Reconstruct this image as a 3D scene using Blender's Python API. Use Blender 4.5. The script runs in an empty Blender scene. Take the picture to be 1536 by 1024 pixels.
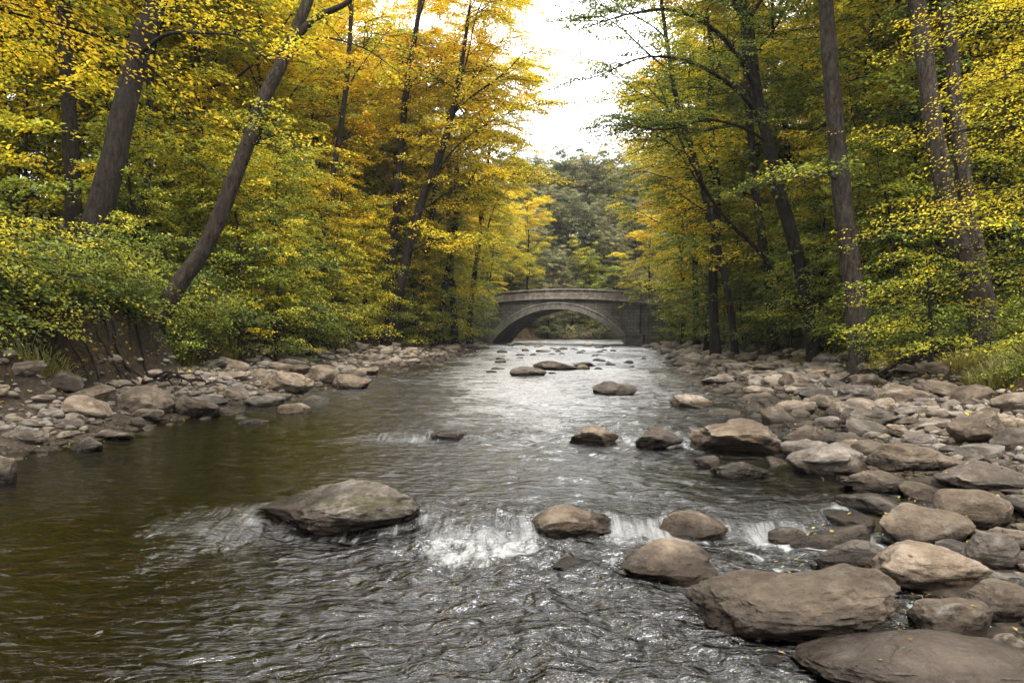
import bpy, math, random
import numpy as np
from mathutils import Vector, Matrix
PI = math.pi
rng = np.random.default_rng(11)
random.seed(5)
scene = bpy.context.scene
COL = scene.collection
F = 1100.0; CX = 768.0; HY = 495.0; CZ = 1.7      # measured picture: focal length in pixels, horizon row, eye height

# ------------------------------------------------------------------ noise
_perm = np.random.default_rng(3).permutation(256); _perm = np.concatenate([_perm]*3)
_val = np.random.default_rng(4).random(256)*2-1
def vnoise(x, y, z=0.0):
    x = np.asarray(x, float); y = np.asarray(y, float); z = np.asarray(z, float)+0*x
    xi = np.floor(x).astype(int); yi = np.floor(y).astype(int); zi = np.floor(z).astype(int)
    fx = x-xi; fy = y-yi; fz = z-zi
    fx = fx*fx*fx*(fx*(fx*6-15)+10); fy = fy*fy*fy*(fy*(fy*6-15)+10); fz = fz*fz*fz*(fz*(fz*6-15)+10)
    def h(a, b, c): return _val[_perm[_perm[_perm[a & 255]+(b & 255)]+(c & 255)]]
    c000 = h(xi, yi, zi); c100 = h(xi+1, yi, zi); c010 = h(xi, yi+1, zi); c110 = h(xi+1, yi+1, zi)
    c001 = h(xi, yi, zi+1); c101 = h(xi+1, yi, zi+1); c011 = h(xi, yi+1, zi+1); c111 = h(xi+1, yi+1, zi+1)
    a = c000+(c100-c000)*fx; b = c010+(c110-c010)*fx; c = c001+(c101-c001)*fx; d = c011+(c111-c011)*fx
    a = a+(b-a)*fy; c = c+(d-c)*fy
    return a+(c-a)*fz
def fbm(x, y, z=0.0, o=4, g=.5):
    s = 0; a = 1; f = 1
    for i in range(o):
        s = s+a*vnoise(np.asarray(x)*f+17.3*i, np.asarray(y)*f+5.1*i, np.asarray(z)*f+i*9.7); a *= g; f *= 2.03
    return s
def sstep(a, b, x):
    t = np.clip((np.asarray(x, float)-a)/(b-a), 0, 1); return t*t*(3-2*t)

# ------------------------------------------------------------------ the river valley
def tab(p): 
    p = np.array(p, float); return lambda Y: np.interp(Y, p[:, 0], p[:, 1])
XL = tab([(-20,-6.3),(6,-6.4),(8.8,-6.2),(10.3,-5.6),(12.8,-5.3),(18.5,-4.7),(28,-4.4),(44,-2.8),(64,-1.9),(72,-1.2),(84,1),(92,4),(100,9),(108,24),(120,70),(200,200)])
XR = tab([(-20,.3),(0,.9),(3.3,1.5),(4.6,1.95),(5.6,2.4),(6.4,3.1),(7,3.6),(8.3,3.5),(10.3,4.0),(13.5,5.0),(18,5.2),(26,6.3),(42,9),(66,11.9),(75,14),(84,18),(92,26),(100,50),(120,110),(200,300)])
XBL = tab([(-20,-8),(11,-8.0),(17,-8.3),(31,-8.6),(40,-7.2),(55,-5),(65,-4.0),(75,-3.6),(90,1),(100,6),(120,60),(200,190)])
XBR = tab([(-20,7.6),(9,7.4),(12,7.9),(16,9.0),(20,9.5),(25,10.2),(40,11.8),(50,12.8),(66,14),(75,16.5),(90,30),(120,130),(200,330)])
def level(Y, x=0.0):
    Y = np.asarray(Y, float)
    sh = .35*sstep(-1.8, -3.0, x)                       # the ledge is drawn out into a ramp by the left bank
    sh2 = 1.6*np.maximum(sstep(-1.8, -3.2, x), .5*sstep(3.0, 4.0, x))
    ch = .38*np.exp(-((np.asarray(x)+.25)/.42)**2)+.25*np.exp(-((np.asarray(x)-1.1)/.25)**2)+.22*np.exp(-((np.asarray(x)-2.1)/.3)**2)
    return .12*sstep(6.08-sh*5-ch, 6.42+sh*1.3, Y)+.08*sstep(10.35-sh2, 10.75+sh2, Y)+.12*sstep(25, 60, Y)+.1*sstep(62, 85, Y)
def terrain(x, Y):
    x = np.asarray(x, float); Y = np.asarray(Y, float)
    w = level(Y, x)
    n = fbm(x*.7, Y*.7, 2, 3)
    xl = XL(Y)+.3*n; xr = XR(Y)+.3*n
    dl = xl-x; dr = x-xr
    inside = np.minimum(-dl, -dr)
    h = w-.03-.42*(1-np.exp(-np.maximum(inside, 0)/1.6))
    h = np.where(dl > 0, w-.03+.12*np.minimum(dl, 4.5), h)
    h = np.where(dr > 0, w-.03+.085*np.minimum(dr, 7), h)
    nb = fbm(x*.45, Y*.45, 7, 3)
    el = XBL(Y)+.7*nb-x; er = x-XBR(Y)+.7*nb
    lim = 60-42*sstep(80, 100, Y); el = np.minimum(el, lim); er = np.minimum(er, lim)
    amp = 1-.25*sstep(30, 60, Y)
    hl = 1.45*amp*sstep(0, 1.3, el)+.2*np.maximum(el-1.1, 0)+.12*np.maximum(el-15, 0)
    hr = .6*sstep(0, 1.6, er)+.16*np.maximum(er-1.5, 0)+.2*np.maximum(er-12, 0)
    h = h+np.where(el > 0, hl, 0)+np.where(er > 0, hr, 0)
    hill = 22*(1-np.exp(-np.maximum(Y-96, 0)/48))*sstep(96, 108, Y)
    out = np.maximum(dl, dr)
    h = h+hill*sstep(-2, 6, out)+ .0*Y
    h = h+.05*fbm(x*2.1, Y*2.1, 1, 3)*sstep(-.5, .6, out)+.5*fbm(x*.12, Y*.12, 4, 2)*sstep(4, 14, np.maximum(el, er))
    return np.minimum(h, 46+3*fbm(x*.02, Y*.02, 8, 2))
def surf(x, Y): return np.maximum(terrain(x, Y), level(Y, x))
def hit(px, py, ylim=150):
    """where the sight line through a measured picture point meets the ground or the water"""
    Y = np.exp(np.linspace(math.log(2.2), math.log(ylim), 3000))
    x = (px-CX)/F*Y; z = CZ-(py-HY)/F*Y
    s = surf(x, Y); i = int(np.argmax(z <= s))
    if z[i] > s[i]: i = len(Y)-1
    return float(x[i]), float(Y[i]), float(s[i])
def P3(px, py, Y): return np.array([(px-CX)/F*Y, Y, CZ-(py-HY)/F*Y])

# ------------------------------------------------------------------ mesh and object helpers
def mesh_np(name, V, faces, mat=None, attrs=None, smooth=False, fattrs=None):
    """faces: list of (M,k) int arrays"""
    me = bpy.data.meshes.new(name)
    V = np.asarray(V, np.float32)
    me.vertices.add(len(V)); me.vertices.foreach_set('co', V.ravel())
    tot = sum(f.size for f in faces); nf = sum(len(f) for f in faces)
    me.loops.add(tot); me.polygons.add(nf)
    me.loops.foreach_set('vertex_index', np.concatenate([f.ravel() for f in faces]).astype(np.int32))
    st = []; o = 0
    for f in faces:
        st.append(o+np.arange(len(f))*f.shape[1]); o += f.size
    me.polygons.foreach_set('loop_start', np.concatenate(st).astype(np.int32))
    if smooth: me.polygons.foreach_set('use_smooth', np.ones(nf, bool))
    for k, a in (attrs or {}).items():
        at = me.attributes.new(k, 'FLOAT', 'POINT'); at.data.foreach_set('value', np.asarray(a, np.float32))
    for k, a in (fattrs or {}).items():
        at = me.attributes.new(k, 'FLOAT', 'FACE'); at.data.foreach_set('value', np.asarray(a, np.float32))
    me.update(calc_edges=True)
    if mat: me.materials.append(mat)
    return me
def link(name, me, parent=None, loc=None, rz=0):
    o = bpy.data.objects.new(name, me); COL.objects.link(o)
    if parent: o.parent = parent
    if loc is not None: o.location = loc
    if rz: o.rotation_euler = (0, 0, rz)
    return o
def tag(o, label=None, cat=None, group=None, kind=None):
    if label: o['label'] = label
    if cat: o['category'] = cat
    if group: o['group'] = group
    if kind: o['kind'] = kind
    return o
def empty(name, loc=(0, 0, 0)):
    o = bpy.data.objects.new(name, None); COL.objects.link(o); o.location = loc; o.empty_display_size = .3
    return o
def copy_tree(o, parent=None):
    c = o.copy(); COL.objects.link(c); c.parent = parent
    for ch in o.children: copy_tree(ch, c)
    return c

# ------------------------------------------------------------------ materials
class NT:
    def __init__(s, name):
        s.m = bpy.data.materials.new(name); s.m.use_nodes = True; s.t = s.m.node_tree; s.t.nodes.clear()
        s.out = s.t.nodes.new('ShaderNodeOutputMaterial')
    def n(s, typ, props=None, **inp):
        nd = s.t.nodes.new('ShaderNode'+typ)
        for k, v in (props or {}).items(): setattr(nd, k, v)
        for k, v in inp.items(): s.set(nd, k, v)
        return nd
    def set(s, nd, k, v):
        k2 = k.replace('_', ' ')
        if k.startswith('i') and k[1:].isdigit(): sock = nd.inputs[int(k[1:])]
        else: sock = nd.inputs[k2]
        if isinstance(v, bpy.types.NodeSocket): s.t.links.new(v, sock)
        else: sock.default_value = v
    def ramp(s, fac, stops, interp='LINEAR'):
        r = s.n('ValToRGB'); r.color_ramp.interpolation = interp; e = r.color_ramp.elements
        while len(e) < len(stops): e.new(.5)
        for i, (p, c) in enumerate(stops):
            e[i].position = p; e[i].color = tuple(c)+(1,) if len(c) == 3 else c
        s.set(r, 'Fac', fac); return r.outputs[0]
    def math(s, op, a, b=0.0, c=0.0, clamp=False):
        m = s.n('Math', {'operation': op, 'use_clamp': clamp}); s.set(m, 'i0', a); s.set(m, 'i1', b); s.set(m, 'i2', c); return m.outputs[0]
    def mix(s, f, a, b, mode='MIX'):
        m = s.n('MixRGB', {'blend_type': mode}); s.set(m, 'i0', f); s.set(m, 'i1', a if isinstance(a, bpy.types.NodeSocket) else tuple(a)+(1,)); s.set(m, 'i2', b if isinstance(b, bpy.types.NodeSocket) else tuple(b)+(1,)); return m.outputs[0]
    def noise(s, vec, scale, detail=4, rough=.55, dist=0.0):
        n = s.n('TexNoise', None, Scale=scale, Detail=detail, Roughness=rough, Distortion=dist)
        if vec is not None: s.set(n, 'Vector', vec)
        return n.outputs[0]
    def mapr(s, v, a, b, c=0.0, d=1.0, smooth=True):
        m = s.n('MapRange', {'interpolation_type': 'SMOOTHSTEP' if smooth else 'LINEAR'}); s.set(m, 'i0', v)
        for i, q in enumerate((a, b, c, d)): s.set(m, 'i%d' % (i+1), q)
        return m.outputs[0]
    def scalev(s, vec, sc):
        m = s.n('Mapping'); s.set(m, 'Vector', vec); m.inputs['Scale'].default_value = sc; return m.outputs[0]
    def surface(s, sh): s.t.links.new(sh, s.out.inputs[0])
    def bump(s, h, strength, dist, normal=None):
        b = s.n('Bump', None, Strength=strength, Distance=dist, Height=h)
        if normal is not None: s.set(b, 'Normal', normal)
        return b.outputs[0]
    def above_water(s):
        g = s.n('NewGeometry'); x = s.n('SeparateXYZ'); s.set(x, 'i0', g.outputs['Position'])
        z = x.outputs[2]; y = x.outputs[1]
        l = s.math('ADD', s.mapr(y, 5.9, 6.42, 0, .12), s.mapr(y, 10.35, 10.75, 0, .08))
        l = s.math('ADD', l, s.mapr(y, 25, 60, 0, .12)); l = s.math('ADD', l, s.mapr(y, 62, 85, 0, .1))
        return s.math('SUBTRACT', z, l), g

def leaf_mat(name, off, sat=1.0, val=1.0):
    t = NT(name)
    a = t.n('Attribute', {'attribute_name': 'tone'})
    oi = t.n('ObjectInfo')
    f = t.math('ADD', a.outputs['Fac'], off)
    f = t.math('ADD', f, t.math('MULTIPLY_ADD', oi.outputs['Random'], .14, -.07))
    c = t.ramp(f, [(0, (.042, .075, .020)), (.22, (.11, .165, .036)), (.42, (.25, .31, .045)), (.58, (.50, .49, .040)), (.70, (.90, .73, .040)), (.90, (.95, .67, .034)), (1, (.88, .50, .028))])
    if sat != 1 or val != 1:
        h = t.n('HueSaturation', None, Saturation=sat, Value=val, Color=c); c = h.outputs[0]
    d = t.n('BsdfDiffuse', None, Color=c); tr = t.n('BsdfTranslucent', None, Color=c)
    m = t.n('MixShader', None, Fac=.42); t.set(m, 'i1', d.outputs[0]); t.set(m, 'i2', tr.outputs[0])
    g = t.n('BsdfGlossy', None, Roughness=.38, Color=(1, 1, 1, 1))
    m2 = t.n('MixShader', None, Fac=.03); t.set(m2, 'i1', m.outputs[0]); t.set(m2, 'i2', g.outputs[0])
    t.surface(m2.outputs[0]); return t.m
M = {}
M['leaf_yellow'] = leaf_mat('yellow_leaf', .11)
M['leaf_mixed'] = leaf_mat('turning_leaf', .0)
M['leaf_green'] = leaf_mat('green_leaf', -.10)
M['leaf_orange'] = leaf_mat('orange_leaf', .18)
M['litter'] = leaf_mat('fallen_leaf', .0, .8, .42)
M['dry_grass'] = leaf_mat('dry_grass', .12, .8, .5)
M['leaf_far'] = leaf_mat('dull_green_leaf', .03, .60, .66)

def bark_mat(name, c0, c1, c2, lichen=.3):
    t = NT(name); tc = t.n('TexCoord'); v = tc.outputs['Object']
    vs = t.scalev(v, (8, 8, 2.2))
    n1 = t.noise(vs, 1.6, 6, .65, .6); n2 = t.noise(v, 1.3, 4); n3 = t.noise(v, 14, 5, .7)
    c = t.ramp(n1, [(.3, c0), (.5, c1), (.7, c2)])
    li = t.mapr(n2, .52, .7, 0, lichen); c = t.mix(li, c, (.10, .105, .08))
    c = t.mix(t.mapr(n3, .55, .7, 0, .5), c, c0)
    g = t.n('NewGeometry'); nz = t.n('SeparateXYZ'); t.set(nz, 'i0', g.outputs['Position'])
    b = t.bump(n1, 1.0, .09); b = t.bump(n3, .9, .02, b)
    p = t.n('BsdfPrincipled', None, Base_Color=c, Roughness=.9, Normal=b); p.inputs['Specular IOR Level'].default_value = .2
    t.surface(p.outputs[0]); return t.m
M['bark_dark'] = bark_mat('dark_bark', (.006, .005, .004), (.018, .014, .011), (.042, .032, .025), .12)
M['bark_grey'] = bark_mat('grey_bark', (.009, .007, .005), (.030, .023, .017), (.070, .054, .041), .25)
M['bark_pale'] = bark_mat('pale_bark', (.014, .011, .009), (.048, .038, .030), (.105, .086, .069), .3)
M['twig'] = bark_mat('twig_bark', (.015, .012, .009), (.035, .027, .02), (.07, .055, .04), .1)

def rock_mat(name, moss=0.0, tint=(1, 1, 1), attr=False, lift=0.0):
    t = NT(name); tc = t.n('TexCoord'); oi = t.n('ObjectInfo')
    if attr: rnd = t.n('Attribute', {'attribute_name': 'rnd'}).outputs['Fac']
    else: rnd = oi.outputs['Random']
    off = t.n('CombineXYZ'); t.set(off, 'i0', t.math('MULTIPLY', rnd, 37.0)); t.set(off, 'i1', t.math('MULTIPLY', rnd, 91.0))
    gp = t.n('NewGeometry')
    v = t.n('VectorMath', {'operation': 'ADD'}); t.set(v, 'i0', gp.outputs['Position']); t.set(v, 'i1', off.outputs[0]); v = v.outputs[0]
    n1 = t.noise(v, 2.4, 6, .6, .4); n2 = t.noise(v, 9, 7, .7); n3 = t.noise(v, 45, 5, .75); n4 = t.noise(v, 1.1, 3)
    vl = t.scalev(v, (2.0, 2.0, 9.0)); n5 = t.noise(vl, 1.6, 5, .6, 1.0)
    c = t.ramp(n1, [(.28, (.080*tint[0], .056*tint[1], .037*tint[2])), (.45, (.155*tint[0], .115*tint[1], .079*tint[2])), (.58, (.235*tint[0], .182*tint[1], .130*tint[2])), (.75, (.34*tint[0], .275*tint[1], .205*tint[2]))])
    c = t.mix(t.mapr(n2, .42, .62, 0, .45), c, (.066, .045, .029))
    c = t.mix(t.mapr(n2, .60, .70, 0, .30), c, (.30, .25, .19))
    c = t.mix(t.mapr(n5, .58, .68, 0, .35), c, (.052, .036, .023))
    c = t.mix(t.mapr(n3, .62, .75, 0, .4), c, (.035, .028, .022))
    c = t.mix(t.mapr(n3, .30, .22, 0, .4), c, (.40, .345, .28))
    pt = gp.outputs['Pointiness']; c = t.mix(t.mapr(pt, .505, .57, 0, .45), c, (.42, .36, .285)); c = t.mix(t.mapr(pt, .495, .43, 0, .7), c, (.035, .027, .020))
    li = t.noise(v, 5.0, 6, .75, .3); c = t.mix(t.mapr(li, .58, .66, 0, .45), c, (.30, .30, .265)); c = t.mix(t.mapr(t.noise(v, 20, 4, .8), .56, .68, 0, .45), c, (.055, .045, .036))
    grey = t.mapr(t.math('FRACT', t.math('MULTIPLY', rnd, 3.77)), .3, .8, 0, .5); bw = t.n('RGBToBW'); t.set(bw, 'i0', c)
    c = t.mix(grey, c, t.mix(1, bw.outputs[0], (1.0, .97, .93), 'MULTIPLY'))
    hs = t.n('HueSaturation', None, Color=c, Value=t.math('MULTIPLY_ADD', t.math('FRACT', t.math('MULTIPLY', rnd, 7.31)), .75, .52)); c = hs.outputs[0]
    vd = t.n('TexVoronoi', {'feature': 'DISTANCE_TO_EDGE'}, Scale=1.7); vm = t.n('VectorMath', {'operation': 'MULTIPLY_ADD'}); nn_ = t.n('TexNoise', None, Scale=3.0, Detail=5.0, Vector=v)
    t.set(vm, 'i0', nn_.outputs['Color']); vm.inputs[1].default_value = (.5, .5, .5); t.set(vm, 'i2', t.scalev(v, (1, 1, 2.2))); t.set(vd, 'Vector', vm.outputs[0])
    crk = t.math('MULTIPLY', t.mapr(vd.outputs['Distance'], .0, .022, 1, 0), t.mapr(n4, .50, .60)); c = t.mix(t.math('MULTIPLY', crk, .75), c, (.02, .015, .01))
    if moss > 0:
        sp = t.n('SeparateXYZ'); t.set(sp, 'i0', gp.outputs['Normal'])
        mm = t.math('MULTIPLY', t.mapr(t.noise(v, 3.2, 6, .7), .47, .58, 0, moss), t.mapr(sp.outputs[2], -.1, .5))
        c = t.mix(mm, c, t.mix(n3, (.024, .030, .008), (.070, .068, .020)))
    h, _ = t.above_water(); hn = t.math('ADD', h, t.math('MULTIPLY_ADD', n2, -.12, .06))
    wet = t.mapr(hn, .07+lift, .20+lift*1.5, 1, 0)  # wet band at the waterline, raised to also paint shade on stone bases
    c = t.mix(wet, c, t.mix(1, c, (.20, .17, .13), 'MULTIPLY'))
    ro = t.mapr(wet, 0, 1, .88, .22, False)
    b = t.bump(n1, .8, .14); b = t.bump(n2, 1.0, .06, b); b = t.bump(n3, 1.0, .012, b); b = t.bump(n5, .7, .05, b); b = t.bump(crk, -.8, .03, b)
    p = t.n('BsdfPrincipled', None, Base_Color=c, Roughness=ro, Normal=b); p.inputs['Specular IOR Level'].default_value = .35
    t.surface(p.outputs[0]); return t.m
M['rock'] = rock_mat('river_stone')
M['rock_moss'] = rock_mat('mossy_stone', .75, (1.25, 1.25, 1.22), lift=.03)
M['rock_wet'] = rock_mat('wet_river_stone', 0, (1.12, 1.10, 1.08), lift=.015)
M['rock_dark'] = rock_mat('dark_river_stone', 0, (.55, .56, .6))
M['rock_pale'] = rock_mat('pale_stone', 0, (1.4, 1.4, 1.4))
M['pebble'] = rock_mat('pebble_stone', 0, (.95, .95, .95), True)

def ground_mat():
    t = NT('valley_soil'); g = t.n('NewGeometry'); v = g.outputs['Position']
    ex = t.n('Attribute', {'attribute_name': 'forest'}).outputs['Fac']; un = t.n('Attribute', {'attribute_name': 'bed'}).outputs['Fac']
    n1 = t.noise(v, 1.5, 6, .6); n2 = t.noise(v, 11, 6, .7); n3 = t.noise(v, 40, 4, .7)
    gr = t.ramp(n2, [(.3, (.022, .017, .013)), (.5, (.055, .043, .033)), (.7, (.11, .088, .068))])
    so = t.ramp(n2, [(.3, (.010, .008, .005)), (.5, (.026, .019, .012)), (.72, (.058, .042, .026))])
    vo = t.n('TexVoronoi', None, Scale=16.0, Vector=v); lc = t.ramp(t.n('SeparateColor', None, Color=vo.outputs['Color']).outputs[0], [(0, (.012, .009, .006)), (.6, (.03, .02, .010)), (.88, (.10, .065, .015)), (1, (.22, .15, .02))])
    so = t.mix(t.mapr(n1, .45, .6, .1, .75), so, lc)
    c = t.mix(ex, gr, so)
    vb = t.n('TexVoronoi', None, Scale=9.0, Vector=v)
    be = t.mix(t.mapr(n1, .35, .65), (.026, .022, .008), (.080, .050, .018)); be = t.mix(t.mapr(n2, .5, .66, 0, .7), be, (.13, .09, .042))
    be = t.mix(t.mapr(vb.outputs['Distance'], .15, .5, 0, .8), be, (.022, .020, .008))
    c = t.mix(un, c, be)
    b = t.bump(n2, .9, .06); b = t.bump(n3, .8, .015, b)
    p = t.n('BsdfPrincipled', None, Base_Color=c, Roughness=.95, Normal=b); p.inputs['Specular IOR Level'].default_value = .15
    t.surface(p.outputs[0]); return t.m
M['ground'] = ground_mat()

def water_mat():
    t = NT('river_water'); g = t.n('NewGeometry'); v = g.outputs['Position']
    foam = t.n('Attribute', {'attribute_name': 'foam'}).outputs['Fac']; rough = t.n('Attribute', {'attribute_name': 'chop'}).outputs['Fac']; slide = t.n('Attribute', {'attribute_name': 'slide'}).outputs['Fac']
    va = t.scalev(v, (.7, 1.75, 1.0))
    w1 = t.noise(va, 5.5, 3, .5, .9); w2 = t.noise(va, 15, 3, .55, 1.1); w3 = t.noise(va, 42, 2, .5, .6)
    vs = t.scalev(v, (9, 1.0, 1.0)); st = t.noise(vs, 1.7, 6, .6, .9)
    rdg = t.math('ABSOLUTE', t.math('MULTIPLY_ADD', w2, 2.0, -1.0)); rdg = t.math('SUBTRACT', 1.0, rdg)
    b = t.bump(w1, t.math('MULTIPLY', rough, 1.2, clamp=True), .125)
    b = t.bump(rdg, t.math('MULTIPLY', rough, .9, clamp=True), .02, b); b = t.bump(w3, t.math('MULTIPLY', rough, .5, clamp=True), .004, b)
    b = t.bump(st, slide, .03, b)
    n = b
    lw = t.n('Fresnel', None, IOR=1.6, Normal=n)
    mr = t.n('Attribute', {'attribute_name': 'micro'}).outputs['Fac']
    wl_ = t.noise(t.scalev(v, (.55, 1.5, 1)), 2.6, 5, .7, .8)
    mr = t.math('MAXIMUM', t.math('ADD', mr, t.math('MULTIPLY', t.math('MULTIPLY', t.mapr(mr, .06, .30, 0, 1), t.math('SUBTRACT', wl_, .5)), 1.5)), .05)
    gl = t.n('BsdfGlossy', None, Roughness=mr, Color=(1, 1, 1, 1), Normal=n)
    tp = t.n('BsdfTransparent', None, Color=(.29, .22, .10, 1))
    m = t.n('MixShader', None, Fac=lw.outputs[0]); t.set(m, 'i1', tp.outputs[0]); t.set(m, 'i2', gl.outputs[0])
    fb = t.noise(t.scalev(v, (1.0, .42, 1)), 10, 7, .74, .5); fs = st
    fn = t.mix(slide, fb, fs)
    thr = t.math('SUBTRACT', .93, t.math('MULTIPLY', foam, .43))
    sw = t.math('MULTIPLY', slide, .28); fm = t.mapr(fn, t.math('SUBTRACT', thr, t.math('ADD', sw, .09)), t.math('ADD', thr, t.math('ADD', sw, .17)), 0, .75)
    fd = t.n('BsdfPrincipled', None, Roughness=.6, Base_Color=(.40, .41, .41, 1), Normal=n)
    m2 = t.n('MixShader', None, Fac=fm); t.set(m2, 'i1', m.outputs[0]); t.set(m2, 'i2', fd.outputs[0])
    t.surface(m2.outputs[0]); return t.m
M['water'] = water_mat()

def stone_mat(name, bw, bh, c1, c2, mortar, stain=.6):
    t = NT(name); tc = t.n('TexCoord'); s = t.n('SeparateXYZ'); t.set(s, 'i0', tc.outputs['Object'])
    cb = t.n('CombineXYZ'); t.set(cb, 'i0', s.outputs[0]); t.set(cb, 'i1', s.outputs[2]); v = tc.outputs['Object']
    br = t.n('TexBrick', None, Color1=c1+(1,), Color2=c2+(1,), Mortar=mortar+(1,), Scale=1.0, Vector=cb.outputs[0])
    br.inputs['Mortar Size'].default_value = .02; br.inputs['Brick Width'].default_value = bw; br.inputs['Row Height'].default_value = bh; br.inputs['Mortar Smooth'].default_value = .3
    br.inputs['Bias'].default_value = -.1
    n1 = t.noise(v, .55, 6, .65, .4); n2 = t.noise(v, 3.0, 6, .7); n3 = t.noise(t.scalev(v, (2.2, 2.2, .35)), 1.0, 5, .65)
    c = t.mix(t.mapr(n2, .4, .65, 0, .5), br.outputs[0], (.05, .046, .042))
    c = t.mix(t.mapr(n1, .45, .68, 0, stain), c, (.045, .042, .038))
    c = t.mix(t.mapr(n3, .55, .7, 0, .45), c, (.32, .29, .25))
    c = t.mix(t.mapr(n2, .62, .75, 0, .35), c, (.06, .075, .03))
    b = t.bump(br.outputs['Fac'], -.5, .03); b = t.bump(n2, .6, .04, b)
    p = t.n('BsdfPrincipled', None, Base_Color=c, Roughness=.92, Normal=b)
    t.surface(p.outputs[0]); return t.m
M['masonry'] = stone_mat('bridge_masonry', .62, .30, (.12, .115, .11), (.20, .19, .18), (.055, .052, .05))
M['ring'] = stone_mat('voussoir_stone', 9, 9, (.24, .23, .215), (.25, .24, .225), (.23, .22, .21), .4)
M['parapet'] = stone_mat('parapet_stone', .42, .26, (.20, .18, .165), (.42, .37, .31), (.14, .13, .12), .3)
M['coping'] = stone_mat('coping_stone', .9, 9, (.32, .30, .28), (.38, .36, .33), (.16, .15, .14), .3)

# ------------------------------------------------------------------ ground and river
def axis_sinh(lo, hi, n, k, c=0.0):
    a = np.arcsinh((lo-c)/k); b = np.arcsinh((hi-c)/k); return c+k*np.sinh(np.linspace(a, b, n))
def grid_faces(nr, nc):
    i = np.arange((nr-1)*nc).reshape(nr-1, nc)[:, :-1].ravel()
    return np.stack([i, i+1, i+nc+1, i+nc], 1)
def build_ground():
    xs = axis_sinh(-420, 420, 640, 9.0); ys = np.concatenate([np.linspace(-60, 2, 60), np.exp(np.linspace(math.log(2.1), math.log(520), 620))])
    X, Y = np.meshgrid(xs, ys); Z = terrain(X, Y)
    V = np.stack([X, Y, Z], -1).reshape(-1, 3)
    el = np.maximum(XBL(Y)-X, X-XBR(Y)); w = level(Y, X)
    forest = np.maximum(sstep(-.5, .4, el), sstep(88, 92, Y)*sstep(.6, 1.4, np.maximum(XL(Y)-X, X-XR(Y)))); bed = sstep(.05, -.03, Z-w)*sstep(.5, -.5, el)
    me = mesh_np('ground', V, [grid_faces(*X.shape)], M['ground'], {'forest': forest.ravel(), 'bed': bed.ravel()}, True)
    tag(link('ground', me), kind='structure')
build_ground()

rocks_fp = []       # x, y, radius x, radius y of stones that break the water
# ------------------------------------------------------------------ stones
_ico = {}
def ico(sub):
    if sub not in _ico:
        import bmesh
        bm = bmesh.new(); bmesh.ops.create_icosphere(bm, subdivisions=sub, radius=1.0)
        V = np.array([v.co[:] for v in bm.verts]); Fc = np.array([[v.index for v in f.verts] for f in bm.faces]); bm.free()
        _ico[sub] = (V, Fc)
    return _ico[sub]
def rock_shape(seed, sub, facets=7, smoothness=.5, peak=0.0, rough=.10, tilt=0.0, back=0.0, prof=None):
    r = np.random.default_rng(seed)
    V, Fc = ico(sub); V = V.copy()
    p = 2.25; eps = r.choice([.0, .0001, .001])
    V = V/(np.abs(V)**p).sum(1, keepdims=True)**(1/p)        # slightly boxy
    for i in range(facets):
        n = r.normal(size=3); n[2] = abs(n[2])*.8 if i % 3 else n[2]; n /= np.linalg.norm(n)
        d = r.uniform(.52, .86)
        e = np.maximum(V@n-d, 0); e = np.sqrt(e*e+eps)-eps**.5 if smoothness > .3 else e
        V -= np.maximum(e, 0)[:, None]*n*r.uniform(.75, 1)
    o = r.uniform(0, 50, 3)
    big = fbm(V[:, 0]*1.0+o[0], V[:, 1]*1.0+o[1], V[:, 2]*1.0+o[2], 3, .5)
    L = np.linalg.norm(V, axis=1, keepdims=True)
    V = V*(1+rough*1.9*big[:, None])
    if sub >= 4:
        q = fbm(V[:, 0]*3.4+o[1], V[:, 1]*3.4+o[2], V[:, 2]*3.4+o[0], 4, .5)
        rd = -np.abs(q)**.7*.10+.03
        V = V*(1+rough*(.9*rd[:, None]*5+.0)+.022*rough*10*fbm(V[:, 0]*8, V[:, 1]*8+o[0], V[:, 2]*13, 4)[:, None])
    uc = 1-.07*sstep(.15, -.6, V[:, 2]); V[:, 0] *= uc; V[:, 1] *= uc
    z = np.clip(V[:, 2], 0, 1.2)
    V[:, 0] += peak*z*.9; V[:, 1] += back*z
    V[:, 2] += tilt*V[:, 0]*np.clip(V[:, 2]+.3, 0, 1)
    mn = V.min(0); mx = V.max(0)
    V = (V-(mn+mx)/2)/((mx-mn)/2)
    if prof:
        x = V[:, 0]; ux = np.linspace(-1, 1, len(prof)); w = np.interp(x, ux, prof)
        nb = np.linspace(-1, 1, 41); top = np.array([V[np.abs(x-a) < .06, 2].max() if (np.abs(x-a) < .06).any() else .2 for a in nb]); top = np.convolve(np.pad(top, 2, 'edge'), np.ones(5)/5, 'valid')
        f = w/np.clip(np.interp(x, nb, top), .25, 1); V[:, 2] = np.where(V[:, 2] > 0, V[:, 2]*np.minimum(f, 1.6), V[:, 2])
        V[:, 2] /= max(V[:, 2].max(), .5)
    return V, Fc
def near_word(k): return ''
hero_rocks = []     # (x, y, name) for describing what lies beside what
placed = []         # x, y, r of every stone
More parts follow.
